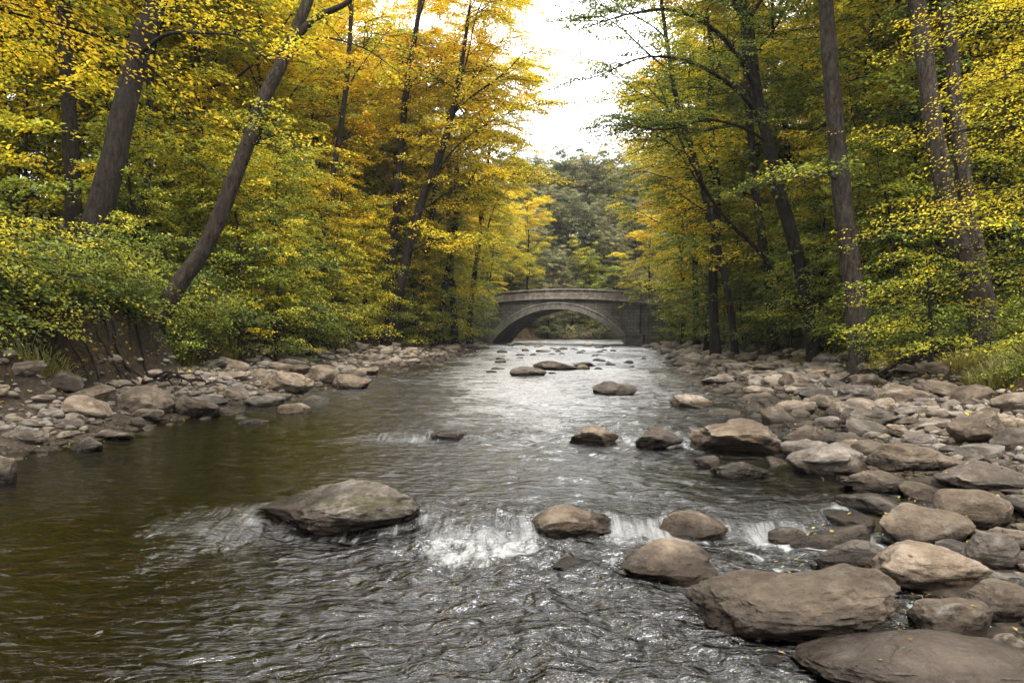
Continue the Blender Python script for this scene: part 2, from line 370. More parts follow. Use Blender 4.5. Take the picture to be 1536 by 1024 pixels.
def hero_rock(x0, y0, x1, y1, label, mat='rock', depth=.75, seed=None, sub=5, name='boulder', sink=.28, group=None, **kw):
    bx, bY, bz = hit((x0+x1)/2, y1)
    w = (x1-x0)/F*bY; d = max(w*depth, .12)
    Yc = bY+d*.42; xc = (((x0+x1)/2-CX)/F)*(bY+d*.25)
    ztop = CZ-(y0-HY)/F*(Yc)
    h = max(ztop-bz, .06); hh = h*(1+sink)
    V, Fc = rock_shape(seed if seed is not None else int(x0*7+y0), sub, **kw)
    w *= 1.04
    V = V*np.array([w/2, d/2, hh/2])
    me = mesh_np('stone', V, [Fc], M[mat], None, True)
    o = link(name, me, None, (xc, Yc, bz+h-hh/2), 0)
    tag(o, label, 'boulder' if name == 'boulder' else 'stone', group)
    if bz <= level(Yc, xc)+.06: rocks_fp.append((xc, Yc, w/2, d/2))
    placed.append((xc, Yc, max(w, d)*.42)); hero_rocks.append((xc, Yc, w, label))
    return o
HR = [
 (375,722,642,806,'long mossy boulder breaking the river at the white chute','rock_moss',dict(prof=(.05,.32,.50,.68,.86,1,.97,.72,.12), seed=23,facets=4,depth=.62,rough=.13,sub=6)),
 (795,757,925,814,'humped brown boulder at the far edge of the main white chute','rock_wet',dict(prof=(.1,.5,.85,1,.95,.75,.55,.4,.1), seed=34,facets=10,rough=.15)),
 (990,766,1092,814,'round tan boulder between two small chutes','rock_wet',dict(prof=(.1,.6,.9,1,.98,.9,.7,.5,.1), seed=35,facets=5)),
 (928,812,1073,874,'low domed tan boulder standing below the chutes','rock_wet',dict(prof=(.1,.45,.7,.9,1,.95,.8,.6,.2), seed=39,facets=5,peak=-.1)),
 (1045,853,1378,972,'largest wedge-shaped slab at the water edge with grooved top','rock_wet',dict(prof=(.08,.36,.50,.62,.74,.87,1,.98,.55), seed=52,facets=6,depth=.62,rough=.12,sub=6)),
 (1214,960,1640,1062,'wide smooth dark slab cut by the bottom edge of the view','rock_dark',dict(prof=(.1,.5,.78,.95,1,.9,.7,.45,.1), seed=60,facets=5,peak=-.1,depth=.6,rough=.08,sub=6)),
 (1376,897,1502,968,'flat-topped boulder with a hollow behind the dark bottom slab','rock',dict(seed=71,facets=6)),
 (1319,813,1484,887,'broad oblong boulder right behind the largest slab','rock',dict(seed=72,facets=6,rough=.1)),
 (1224,808,1337,864,'sloping brown boulder touching the water beside the oblong boulder','rock_wet',dict(prof=(.05,.35,.5,.68,.85,1,.95,.7,.2), seed=74,facets=7,peak=.3)),
 (1331,757,1458,822,'round pinkish boulder in front of the tall egg-shaped one','rock',dict(seed=76,facets=5,rough=.07)),
 (1408,730,1524,797,'tall egg-shaped pinkish boulder leaning behind the round one','rock',dict(seed=78,facets=5,rough=.07)),
 (1457,795,1545,857,'rough dark-sided boulder at the picture edge behind the oblong one','rock',dict(seed=80,facets=9)),
 (1449,870,1575,934,'low boulder strewn with fallen leaves at the picture edge','rock',dict(seed=82,facets=6)),
 (1414,692,1565,742,'long grey boulder lying beyond the egg-shaped one','rock_dark',dict(seed=84,facets=6,tint=0)),
 (1271,705,1379,742,'flat grey-topped boulder at the pool edge below the angular one','rock',dict(prof=(.1,.6,.85,1,.97,.8,.55,.35,.05), seed=86,facets=7,peak=-.2)),
 (1355,724,1420,750,'small wedge stone beside the flat grey-topped boulder','rock',dict(seed=88,facets=7)),
 (1188,664,1308,713,'angular slanting boulder at the edge of the quiet pool','rock_wet',dict(prof=(.1,.4,.6,.8,.93,1,.9,.6,.2), seed=90,facets=9,peak=.3,smooth=0)),
 (1044,627,1170,681,'craggy pale boulder at the upper riffle, tallest of its row','rock_wet',dict(prof=(.2,.5,.62,.75,.92,1,.85,.6,.2), seed=92,facets=10,rough=.17)),
 (1168,637,1247,673,'smooth boulder beside the craggy pale one','rock',dict(seed=94,facets=6)),
 (953,640,1028,674,'pointed boulder with white water on both sides at the upper riffle','rock_wet',dict(prof=(.1,.4,.7,.95,1,.75,.5,.35,.1), seed=96,facets=9,rough=.15)),
 (856,638,931,669,'low pointed boulder in midstream at the upper riffle','rock_wet',dict(prof=(.1,.4,.7,.9,1,.85,.55,.35,.1), seed=98,facets=9)),
 (638,645,706,662,'flat wet dark stone at the near-bank end of the upper riffle','rock_dark',dict(seed=100,facets=6)),
 (1072,690,1152,716,'small pyramid stone standing alone in the quiet pool','rock_wet',dict(prof=(.05,.35,.6,.9,1,.8,.5,.3,.05), seed=102,facets=8)),
 (1044,683,1082,702,'little round stone beside the pyramid stone','rock',dict(seed=103,facets=6)),
 (1427,615,1513,667,'big block-shaped boulder below the ferny bank','rock',dict(seed=104,facets=10,rough=.09)),
 (1488,640,1545,677,'leaning split boulder under the ferny bank','rock',dict(seed=106,facets=9)),
 (1267,610,1352,639,'long pale boulder high on the pebble beach','rock',dict(seed=108,facets=7)),
 (1236,648,1302,670,'low pale boulder touching the smooth one','rock',dict(seed=109,facets=7)),
 (1312,664,1425,708,'broad pale boulder behind the flat grey-topped one','rock',dict(seed=110,facets=7)),
 (1262,577,1330,602,'rounded boulder on the upper beach near the big trees','rock',dict(seed=112,facets=6)),
 (1160,600,1228,622,'pale flat boulder in the middle of the pebble beach','rock',dict(seed=114,facets=7)),
 (890,571,956,593,'brown boulder in the glittering water towards the bridge','rock_wet',dict(seed=116,facets=7,peak=.2)),
 (765,549,819,565,'low boulder in midstream in front of the bridge','rock_wet',dict(seed=118,facets=7,peak=-.2)),
 (1007,590,1072,613,'wide boulder off the beach tip','rock_wet',dict(seed=120,facets=7)),
 (1154,790,1216,820,'wet black stone beside the last small chute','rock_dark',dict(seed=122,facets=7)),
 (1184,804,1242,828,'wet blue-grey stone below the last small chute','rock_dark',dict(seed=124,facets=7)),
 (1420,960,1502,995,'dark oblong stone wedged behind the bottom slab','rock_dark',dict(seed=126,facets=5)),
 (1494,953,1552,1002,'dark rounded stone at the bottom corner of the beach','rock_dark',dict(seed=128,facets=5)),
 (1490,857,1548,893,'blue-grey stone at the picture edge under the rough boulder','rock_dark',dict(seed=130,facets=5)),
 (99,577,163,608,'rounded boulder on the far shore, first of three in a row','rock',dict(seed=140,facets=5,rough=.07)),
 (171,578,252,622,'blocky boulder in the middle of the far shore trio','rock',dict(seed=142,facets=9)),
 (254,592,324,626,'flat boulder sloping into the water, last of the far shore trio','rock',dict(prof=(.2,.7,1,.95,.8,.65,.5,.3,.05), seed=144,facets=8,peak=-.2)),
 (387,556,467,589,'pale humped boulder on the far shore beyond the trio','rock',dict(seed=146,facets=5,peak=-.1)),
 (454,547,507,575,'grey-brown boulder behind the pale humped one','rock',dict(seed=148,facets=5)),
 (494,560,556,584,'low boulder at the waterline beyond the pale humped one','rock',dict(seed=150,facets=7)),
 (-30,680,19,724,'grey boulder cut by the picture edge in the shallows','rock_dark',dict(seed=152,facets=6)),
 (104,655,152,677,'wet black stone lying in the shallows below the far shore','rock_dark',dict(seed=154,facets=6)),
 (139,643,196,661,'half-sunk dark stone next to the wet black one','rock_dark',dict(seed=156,facets=6)),
 (194,612,241,632,'small stone below the middle boulder of the trio','rock',dict(seed=158,facets=6)),
 (5,643,66,666,'wide dark stone at the waterline near the picture edge','rock_dark',dict(seed=160,facets=6)),
 (85,625,127,646,'dark domed stone on the far waterline','rock_dark',dict(seed=162,facets=6)),
 (828,838,902,860,'barely awash stone below the humped brown boulder','rock_dark',dict(seed=164,facets=6)),
 (1115,985,1180,1010,'low wet stone in the shallows beside the bottom slab','rock_dark',dict(seed=166,facets=6)),
 (869,493,889,508,'pale tan boulder seen through the bridge arch','rock_pale',dict(seed=170,facets=9,sub=4)),
 (800,541,866,556,'dark rock barely out of the riffle before the bridge','rock_dark',dict(seed=172,facets=7)),
 (858,543,890,552,'small brown rock at the end of the riffle bar','rock',dict(seed=174,facets=7)),
 (1085,655,1120,640+22,'small dark stone under the craggy pale boulder','rock_dark',dict(seed=176,facets=7)),
]
for x0, y0, x1, y1, lab, mt, kw in HR:
    kw = dict(kw); kw.pop('tint', 0)
    if 'smooth' in kw: kw.pop('smooth'); kw['smoothness'] = 0
    big = (x1-x0) > 60
    kw.setdefault('sub', 5 if big else 4)
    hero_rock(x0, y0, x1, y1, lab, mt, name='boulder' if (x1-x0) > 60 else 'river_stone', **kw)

def direction_word(dx, dy):
    if abs(dy) > abs(dx)*.8: return 'behind' if dy > 0 else 'in front of'
    return 'beside'
BREAK = set('with at in on behind between to breaking standing lying touching cut seen below beside under beyond off towards leaning next near from along out and whose wedged high strewn sloping barely rising arching hiding over halfway tallest first last'.split())
def short(l, n=8):
    w = l.replace(',', '').split()
    if len(w) <= n: return ' '.join(w)
    for k in range(n, 2, -1):
        if w[k] in BREAK and w[k-1] not in BREAK: return ' '.join(w[:k])
    return ' '.join(w[:n])
# small stones packed between the big ones
def pack():
    cell = .5; H = {}
    def key(x, y): return (int(x//cell), int(y//cell))
    def add(x, y, r): H.setdefault(key(x, y), []).append((x, y, r))
    for x, y, r in placed:
        for ax in np.arange(-r, r+.01, .4):
            for ay in np.arange(-r, r+.01, .4): add(x+ax*.9, y+ay*.7, .22 if r > .25 else r*.8)
    out = []
    r_ = random.Random(9)
    def ok(x, y, r, f):
        k = key(x, y); q = int(math.ceil((r+.5)/cell))
        for i in range(-q, q+1):
            for j in range(-q, q+1):
                for a, b, c in H.get((k[0]+i, k[1]+j), ()):
                    if (a-x)**2+(b-y)**2 < ((c+r)*f)**2: return False
        return True
    for n, ra, rb, f, ymax, spill in ((420, .20, .38, .85, 66, .2), (1900, .09, .19, .78, 62, .5), (6500, .06, .11, .74, 50, .7), (13000, .028, .06, .62, 28, .6)):
        for _ in range(n):
            Y = 3.2*math.exp(r_.random()**.8*math.log(ymax/3.2))
            if r_.random() < .70:
                a = float(XR(Y))-spill; b = float(XBR(Y))+.3; x = a+(b-a)*r_.random()
            else:
                if Y < 7: continue
                a = float(XBL(Y))-.2; b = float(XL(Y))+spill*.8; x = a+(b-a)*r_.random()
            if abs(x) > .75*Y+1.2: continue
            r = r_.uniform(ra, rb)*(1 if Y < 20 else 1.25)
            if ok(x, Y, r, f): add(x, Y, r); out.append((x, Y, r))
    # a few in the river itself
    for _ in range(150):
        Y = 11*math.exp(r_.random()*math.log(66/11)); x = float(XL(Y))+(float(XR(Y))-float(XL(Y)))*r_.random()
        t = r_.random(); edge = min(x-float(XL(Y)), float(XR(Y))-x)
        if edge > 1.6 and Y < 25: continue
        r = r_.uniform(.12, .3)*(1 if Y < 35 else 1.3)
        if ok(x, Y, r, 1.0): add(x, Y, r); out.append((x, Y, r))
    return out
stones = pack()
stones.sort(key=lambda s: -s[2]/s[1])
N_IND = 300-len(HR)
protos = []
for i in range(14):
    V, Fc = rock_shape(300+i, 4, facets=[5, 7, 9][i % 3], rough=[.08, .12][i % 2], peak=[0, .2, -.2][i % 3])
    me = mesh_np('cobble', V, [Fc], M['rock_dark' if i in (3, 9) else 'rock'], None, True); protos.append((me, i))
sizes = lambda r: 'large' if r > .26 else 'medium' if r > .17 else 'small'
forms = ['rounded', 'flat', 'angular', 'egg-shaped', 'blocky']
used_labels = {}
HX = np.array([(h[0], h[1]) for h in hero_rocks])
for k, (x, Y, r) in enumerate(stones[:N_IND]):
    me, i = protos[k % 14]
    z = float(terrain(x, Y)); wl = float(level(Y, x))
    a = random.uniform(.8, 1.35); fl = random.uniform(.34, .62)
    o = link('cobble', me); o.scale = (r*a, r/a*1.0, r*fl)
    o.rotation_euler = (random.uniform(-.2, .2), random.uniform(-.2, .2), random.uniform(0, 6.28))
    zb = z
    if z < wl-.05 and Y > 12: zb = wl-.08
    o.location = (x, Y, zb+r*fl*.45)
    if zb < wl: rocks_fp.append((x, Y, r, r))
    d = (HX[:, 0]-x)**2+(HX[:, 1]-Y)**2; j = int(np.argmin(d)); h = hero_rocks[j]
    form = 'flat' if fl < .42 else 'blocky' if i % 3 == 2 else 'rounded'
    col = 'dark grey' if i in (3, 9) else 'tan'
    lab = '%s %s %s cobble %s the %s' % (sizes(r), form, col, direction_word(x-h[0], Y-h[1]), short(h[3]))
    for w_ in (' with', ' and', ' at', ' the', ' of', ' in', ' to', ' on', ' a', ' behind', ' between', ' by', ' beside'):
        if lab.endswith(w_): lab = lab[:-len(w_)]
    side = 'right bank beach' if x > 0 else 'left bank beach'
    tag(o, ' '.join(lab.split()[:16]), 'cobble', 'cobbles on the '+side)
def merged_stones(lst, name, kind_label, group=None):
    Vs = []; Fs = []; R = []; o = 0
    sh = {s: [rock_shape(500+i, s, facets=6, rough=.1) for i in range(8)] for s in (1, 2, 3)}
    for k, (x, Y, r) in enumerate(lst):
        s = 3 if r/Y > .012 else 2 if r/Y > .0035 else 1
        V, Fc = sh[s][k % 8]
        a = random.uniform(.75, 1.35); fl = random.uniform(.35, .65); t = random.uniform(0, 6.28); c, q = math.cos(t), math.sin(t)
        S = V*np.array([r*a, r/a, r*fl]); S = np.stack([S[:, 0]*c-S[:, 1]*q, S[:, 0]*q+S[:, 1]*c, S[:, 2]+S[:, 0]*random.uniform(-.2, .2)], 1)
        z = float(TZ[k]); wl = float(WL[k])
        if z < wl-.05 and Y > 12: z = wl-.06
        S += np.array([x, Y, z+r*fl*.4]); Vs.append(S); Fs.append(Fc+o); o += len(S); R.append(np.full(len(S), random.random()))
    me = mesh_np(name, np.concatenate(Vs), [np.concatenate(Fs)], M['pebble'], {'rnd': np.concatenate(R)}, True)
    tag(link(name, me), kind_label, 'pebbles', None, 'stuff')
rest = stones[N_IND:]
A = np.array(rest); TZ = terrain(A[:, 0], A[:, 1]); WL = level(A[:, 1], A[:, 0])
merged_stones(rest, 'gravel', 'small tan and grey pebbles covering both river beaches')

# ------------------------------------------------------------------ the water sheet
def build_water():
    nr, nc = 760, 560
    ys = np.concatenate([np.linspace(-14, 1.9, 24), np.exp(np.linspace(math.log(2.0), math.log(125), nr))])
    u = np.linspace(0, 1, nc)
    Y = np.repeat(ys[:, None], nc, 1); a = XL(Y)-1.6; b = XR(Y)+1.6; X = a+(b-a)*u[None, :]
    # warp rows a little so that columns are denser in the middle of the view
    w = level(Y+.16*fbm(X*1.3, Y*0+3, 1, 3), X)
    px = CX+X/np.maximum(Y, .5)*F
    chop = .36+.18*fbm(X*.25, Y*.12, 3, 3)
    mid = np.exp(-((X-.045*Y)/(1.6+.05*Y))**2); chop = chop+.30*mid
    calm = .75*np.exp(-((X+3.4)/2.0)**2-((Y-11.0)/5.5)**2)+np.exp(-((X-3.0)/1.3)**2-((Y-8.2)/1.3)**2)+.9*np.exp(-((X+4.8)/1.6)**2-((Y-9)/3)**2)+.5*np.exp(-((X+3)/1.3)**2-((Y-4.4)/1.3)**2)
    chop = chop*(1-.5*np.clip(calm, 0, 1)); below = sstep(6.4, 5.6, Y)
    chop = chop*(1-.22*sstep(6.5, 7.0, Y)*sstep(10.2, 9.4, Y)); chop = chop+.22*below*sstep(-2.2, .2, X); chop = np.clip(chop, .16, 1.0)
    colm = np.exp(-((X-.05*Y)/(1.1+.075*Y))**2)
    micro = .05+.05*mid+.50*sstep(5.5, 16, Y)*(.22+.78*colm)*(.55+.45*sstep(-.4, .4, fbm(X*.5, Y*.22, 8, 3)))*(1-.8*np.clip(calm, 0, 1))
    slide = sstep(5.7, 6.0, Y)*sstep(6.75, 6.45, Y)
    slide = slide*sstep(-3.3, -2.3, X)
    slide2 = sstep(10.2, 10.4, Y)*sstep(11.0, 10.8, Y)*sstep(-2.4, -1.6, X)*sstep(3.4, 2.8, X)
    def g(x0, x1, y0, y1, s=.18, sy=.2): return sstep(x0-s, x0+s, X)*sstep(x1+s, x1-s, X)*sstep(y0-sy, y0+sy, Y)*sstep(y1+sy, y1-sy, Y)
    foam = 0*X
    foam += .85*g(-.72, .16, 5.45, 5.85, .16, .2)                         # plume under the main chute
    foam += .72*g(-.70, .0, 4.9, 5.5, .3, .4)+.42*g(-.2, .7, 5.3, 5.9, .3, .3)
    foam += .30*g(-.72, .26, 5.8, 6.4, .1, .1)                             # strands on the chute
    foam += .45*g(.86, 1.32, 5.8, 6.2, .08, .14)+.55*g(.7, 1.5, 5.6, 6.0, .2, .2)
    foam += .42*g(1.85, 2.5, 5.8, 6.2, .1, .14)+.5*g(1.7, 2.8, 5.5, 5.95, .25, .25)
    foam += .46*g(-3.1, -2.15, 5.7, 6.3, .25, .2)+.60*g(-4.2, -2.5, 6.5, 6.9, .3, .14)+.45*g(-4.6, -2.6, 5.2, 5.9, .4, .3)
    foam += .62*g(-2.2, -1.05, 10.2, 10.6, .3, .15)+.62*g(.1, .95, 10.2, 10.6, .1, .1)+.95*g(1.55, 1.85, 9.9, 10.5, .08, .15)+.9*g(2.3, 2.7, 9.7, 10.4, .1, .15)
    for y0 in (24, 31, 38, 47, 56): foam += .42*sstep(-.1, .5, fbm(X*.5, Y*0+y0, 3, 2))*np.exp(-((Y-y0-.6*fbm(X*.6, y0*.1, 1, 2))/(.35+.01*y0))**2)
    foam += .24*below*sstep(-2.6, -.2, X)*sstep(4.6, 5.6, Y)+.10*sstep(.0, .8, fbm(X*.9, Y*.9, 6, 3))*chop
    # collars where stones break the surface
    for (rx, ry, ra, rb) in rocks_fp:
        if ry > 45: continue
        m = (np.abs(ys-ry) < rb+.7); 
        if not m.any(): continue
        q = np.sqrt(((X[m]-rx)/ra)**2+((Y[m]-ry)/rb)**2); dd = (q-1)*min(ra, rb)
        k_ = .5 if ry < 14 and chop[m].mean() > .2 else .25
        foam[m] += k_*np.exp(-((dd-.02)/.05)**2)*sstep(-.6, .6, fbm(X[m]*5, Y[m]*5, 2, 2))
        w[m] += .02*np.exp(-((dd-.03)/.10)**2)*sstep(0, .4, (Y[m]-ry)/rb)*(1 if ra > .2 else .3)
    n1 = fbm(X*1.6, Y*2.4, 1, 3); n2 = fbm(X*4.5+.6*n1, Y*7, 5, 3); 
    Z = w+chop*(.030*n1+.026*n2*(Y < 40))*sstep(0, .5, chop+.3)
    Z += (slide+.6*slide2)*.018*fbm(X*5+1.2*n1, Y*1.5, 2, 2)
    boil = g(-1.0, .5, 5.0, 6.1, .3, .3)+.5*g(.7, 2.7, 5.3, 6.0, .3, .3)
    Z += boil*(.035*fbm(X*5, Y*6, 9, 3)+.02)
    # the water stands in a slot between wave and bank only: outside the banks it dips under the ground
    V = np.stack([X, Y, Z], -1).reshape(-1, 3)
    me = mesh_np('river', V, [grid_faces(*X.shape)], M['water'], {'foam': np.clip(foam, 0, 1.15).ravel(), 'chop': chop.ravel(), 'micro': micro.ravel(), 'slide': np.clip(slide+slide2, 0, 1).ravel()}, True)
    tag(link('river', me), kind='structure')
build_water()

# ------------------------------------------------------------------ bridge
def build_bridge():
    import bmesh
    ang = math.radians(-20); root = empty('stone_bridge', (4.12, 69.0, 0)); root.rotation_euler = (0, 0, ang)
    tag(root, 'old grey stone arch bridge with panelled parapet spanning the river', 'bridge')
    W = 5.6; R0 = 6.55; z0 = .35; rise = 3.35; Rr = (R0*R0+rise*rise)/(2*rise); zc = z0+rise-Rr
    zi = lambda u: zc+math.sqrt(max(Rr*Rr-u*u, 0)); 
    deck = lambda u: 4.62-.0075*u*u
    U = 13.0
    def solid(name, polys, mat, smooth=False, par=root):
        bm = bmesh.new(); cache = {}
        def v(p):
            k = tuple(round(c, 4) for c in p)
            if k not in cache: cache[k] = bm.verts.new(p)
            return cache[k]
        for p in polys:
            vs = [v(q) for q in p]
            if len(set(vs)) >= 3:
                try: bm.faces.new(vs)
                except ValueError: pass
        bmesh.ops.recalc_face_normals(bm, faces=bm.faces[:])
        me = bpy.data.meshes.new(name); bm.to_mesh(me); bm.free(); me.materials.append(mat)
        return link(name, me, par)
    def strip(us, zb, zt, y0, y1):
        out = []
        for a, b in zip(us[:-1], us[1:]):
            out += [[(a, y0, zb(a)), (b, y0, zb(b)), (b, y0, zt(b)), (a, y0, zt(a))], [(a, y1, zb(a)), (a, y1, zt(a)), (b, y1, zt(b)), (b, y1, zb(b))],
                    [(a, y0, zt(a)), (b, y0, zt(b)), (b, y1, zt(b)), (a, y1, zt(a))], [(a, y0, zb(a)), (a, y1, zb(a)), (b, y1, zb(b)), (b, y0, zb(b))]]
        for e in (us[0], us[-1]): out.append([(e, y0, zb(e)), (e, y0, zt(e)), (e, y1, zt(e)), (e, y1, zb(e))])
        return out
    us = np.linspace(-R0, R0, 49).tolist()
    solid('barrel_wall', strip(us, zi, deck, 0, W), M['masonry'])
    solid('abutment', strip([-U, -10, -R0-.004], lambda u: -1.6, deck, .002, W-.002), M['masonry'])
    solid('abutment', strip([R0+.004, 10, U], lambda u: -1.6, deck, .002, W-.002), M['masonry'])
    # voussoirs, front and back
    th = math.asin(R0/Rr); n = 47
    for y0, y1 in ((-.07, -.001), (W+.001, W+.07)):
        pl = []
        for i in range(n):
            a = -th+2*th*i/n+.0016; b = -th+2*th*(i+1)/n-.0016
            r0 = Rr-.02; r1 = Rr+.47+(.03 if i % 2 else 0)
            q = [(r*math.sin(t), r*math.cos(t)+zc) for r, t in ((r0, a), (r0, b), (r1, b), (r1, a))]
            A0 = [(x, y0, z) for x, z in q]; B0 = [(x, y1, z) for x, z in q]
            pl += [A0, B0]+[[A0[k], A0[(k+1) % 4], B0[(k+1) % 4], B0[k]] for k in range(4)]
        solid('arch_ring', pl, M['ring'])
    # outer moulding line above the ring
    pl = []
    for i in range(60):
        a = -th*.985+2*th*.985*i/60; b = -th*.985+2*th*.985*(i+1)/60
        q = [(r*math.sin(t), r*math.cos(t)+zc) for r, t in ((Rr+.52, a), (Rr+.52, b), (Rr+.62, b), (Rr+.62, a))]
        A0 = [(x, -.12, z) for x, z in q]; B0 = [(x, -.002, z) for x, z in q]
        pl += [A0]+[[A0[k], A0[(k+1) % 4], B0[(k+1) % 4], B0[k]] for k in (0, 2)]
    solid('hood_moulding', pl, M['coping'])
    uu = np.linspace(-U, U, 61).tolist()
    for y0, y1 in ((-.22, .30), (W-.30, W+.22)):
        solid('string_course', strip(uu, lambda u: deck(u)+.002, lambda u: deck(u)+.17, y0, y1), M['coping'])
    for y0, y1 in ((-.06, .28), (W-.28, W+.06)):
        solid('parapet', strip(uu, lambda u: deck(u)+.172, lambda u: deck(u)+.84, y0, y1), M['parapet'])
        solid('coping', strip(uu, lambda u: deck(u)+.842, lambda u: deck(u)+.98, y0-.10, y1+.10), M['coping'])
    def box(x0, x1, y0, y1, za, zb): 
        p = [(x, y, z) for z in (za, zb) for y in (y0, y1) for x in (x0, x1)]
        return [[p[i] for i in f] for f in ((0, 1, 3, 2), (4, 5, 7, 6), (0, 1, 5, 4), (2, 3, 7, 6), (0, 2, 6, 4), (1, 3, 7, 5))]
    for s in (-1, 1):
        c = 7.55*s
        solid('pilaster', box(c-.42, c+.42, -.36, -.003, 1.32, deck(c)-.18)+box(c-.52, c+.52, -.44, -.0031, deck(c)-.178, deck(c)), M['masonry'])
        solid('pier_base', box(c-.78, c+.78, -.80, -.004, -1.6, 1.2)+box(c-.86, c+.86, -.88, -.0041, 1.202, 1.318), M['masonry'])
        solid('parapet_post', box(c-.48, c+.48, -.27, -.065, deck(c)+.173, deck(c)+.84)+box(c-.56, c+.56, -.34, .36, deck(c)+.985, deck(c)+1.10), M['parapet'])
    solid('road_deck', strip(uu, lambda u: deck(u)-.3, lambda u: deck(u)+.06, .31, W-.31), M['masonry'])
build_bridge()

# fallen leaves caught on the stones and drifting on the water
def stone_leaves():
    bpy.context.view_layer.update(); dg = bpy.context.evaluated_depsgraph_get(); r = np.random.default_rng(8); C = []
    for _ in range(4200):
        Y = 3.4*math.exp(r.random()**.9*math.log(30/3.4)); x = r.uniform(float(XR(Y))-.4, float(XBR(Y))+.3) if r.random() < .72 else r.uniform(float(XBL(Y)), float(XL(Y))+.2)
        if abs(x) > .72*Y+.6: continue
        h, p, n, _i, ob, _m = scene.ray_cast(dg, Vector((x, Y, 5)), Vector((0, 0, -1)))
        if h and n.z > .6 and (r.random() < .10 if ob.name.startswith('boulder') else r.random() < .6): C.append((p.x, p.y, p.z+.008))
    for _ in range(16):
        Y = 4.6*math.exp(r.random()*math.log(20/3.6)); x = r.uniform(float(XL(Y))+.3, float(XR(Y))-.3); C.append((x, Y, float(level(Y, x))+.03))
    return C
leaf_spots = stone_leaves()
# ------------------------------------------------------------------ trees
def tubes(P, R, k=3, cap=False):
    """P (N,n,3), R (N,n): N tubes at once"""
    N, n, _ = P.shape
    T = np.gradient(P, axis=1); T /= np.linalg.norm(T, axis=2, keepdims=True)+1e-9
    up = np.array([.31, .17, 1.0]) if abs(T[..., 2]).mean() < .8 else np.array([1.0, .2, .1])
    A = np.cross(T, up); A /= np.linalg.norm(A, axis=2, keepdims=True)+1e-9; B = np.cross(T, A)
    an = np.arange(k)*2*PI/k
    V = P[:, :, None, :]+R[:, :, None, None]*(np.cos(an)[None, None, :, None]*A[:, :, None, :]+np.sin(an)[None, None, :, None]*B[:, :, None, :])
    idx = np.arange(N*n*k).reshape(N, n, k)
    a = idx[:, :-1, :]; b = np.roll(a, -1, 2); d = idx[:, 1:, :]; c = np.roll(d, -1, 2)
    return V.reshape(-1, 3), np.stack([a, b, c, d], -1).reshape(-1, 4)
def join(parts):
    V = []; Fc = []; o = 0
    for v, f in parts: V.append(v); Fc.append(f+o); o += len(v)
    return np.concatenate(V), np.concatenate(Fc)
def fronds(r, P0, az, el, L, droop, M_=12, K=16, leaf=.09, wid=.45, tone=.5, tspread=.10, rad=.018, zt=0.0, zref=5.0, hang=.25, wig=.03, twigs=True):
    """flat layered sprays: a limb, its side twigs and the leaves along them. all arrays over the N limbs"""
    N = len(az); L = np.asarray(L)
    hd = np.stack([np.cos(az), np.sin(az), 0*az], 1); pd = np.stack([-np.sin(az), np.cos(az), 0*az], 1)
    ph = r.uniform(0, 6.28, (N, 1)); fr = r.uniform(3, 7, (N, 1))
    def pos(s):        # s (N,m)
        z = L[:, None]*(np.sin(el)[:, None]*s-droop[:, None]*s*s)
        return P0[:, None, :]+hd[:, None, :]*(L[:, None]*np.cos(el)[:, None]*s)[..., None]+pd[:, None, :]*(L[:, None]*wig*2*(np.sin(ph+fr*s)-np.sin(ph)))[..., None]+np.array([0, 0, 1])*(z+L[:, None]*wig*(np.sin(ph*2+fr*1.7*s)-np.sin(ph*2)))[..., None]
    s7 = np.repeat(np.linspace(0, 1, 8)[None], N, 0); P = pos(s7)
    rr = rad*(L[:, None]/2.5)**.8*(1-.85*s7)+.003
    T = [tubes(P, rr, 4)]
    sj = np.linspace(.14, .98, M_)[None]+r.uniform(-.03, .03, (N, M_)); sj = np.clip(sj, .05, 1)
    B0 = pos(sj); side = np.where((np.arange(M_) % 2)[None] == 0, 1, -1)*np.ones((N, 1))
    la = az[:, None]+side*(r.uniform(.55, 1.05, (N, M_))*(1-.5*sj)); ll = L[:, None]*wid*(1-.70*sj)*r.uniform(.6, 1.15, (N, M_))+.08*L[:, None]
    B0 = B0.reshape(-1, 3); la = la.ravel(); ll = ll.ravel(); Q = len(la)
    le = r.normal(.05, .16, Q); ld = np.stack([np.cos(la), np.sin(la), 0*la], 1); lp = np.stack([-np.sin(la), np.cos(la), 0*la], 1)
    dr = r.uniform(.5, 1.5, Q)*hang
    def lpos(t): return B0[:, None, :]+ld[:, None, :]*(ll[:, None]*t)[..., None]+np.array([0, 0, 1])*(ll[:, None]*(np.sin(le)[:, None]*t-dr[:, None]*t*t))[..., None]
    if twigs:
        t4 = np.repeat(np.array([[0, .4, .75, 1.]]), Q, 0)
        T.append(tubes(lpos(t4), np.repeat(np.array([[.007, .005, .0035, .002]]), Q, 0)*(leaf/.09)**.5*1.2, 3))
    lm = ll.max(); t = r.uniform(.05, 1.05, (Q, K)); keep = r.random((Q, K)) < (ll[:, None]/lm)**.8*1.15
    C = lpos(t)+lp[:, None, :]*(r.normal(0, 1, (Q, K))*np.minimum(ll[:, None]*.16, .16)*(leaf/.09)**.5)[..., None]
    C = C+np.array([0, 0, 1])*(r.normal(0, .35, (Q, K))*leaf)[..., None]
    da = la[:, None]+r.choice([-1, 1], (Q, K))*r.uniform(.2, 1.25, (Q, K)); sz = leaf*r.uniform(.6, 1.2, (Q, K))
    lt = (r.normal(0, tspread, (N, 1))+np.zeros((N, M_))).ravel()+r.normal(0, tspread*.55, Q)
    tn = tone+lt[:, None]+r.normal(0, tspread*.55, (Q, K))
    C = C[keep]; da = da[keep]; sz = sz[keep]; tn = tn[keep]+zt*(C[:, 2]-zref)
    return T, (C, da, sz, tn)
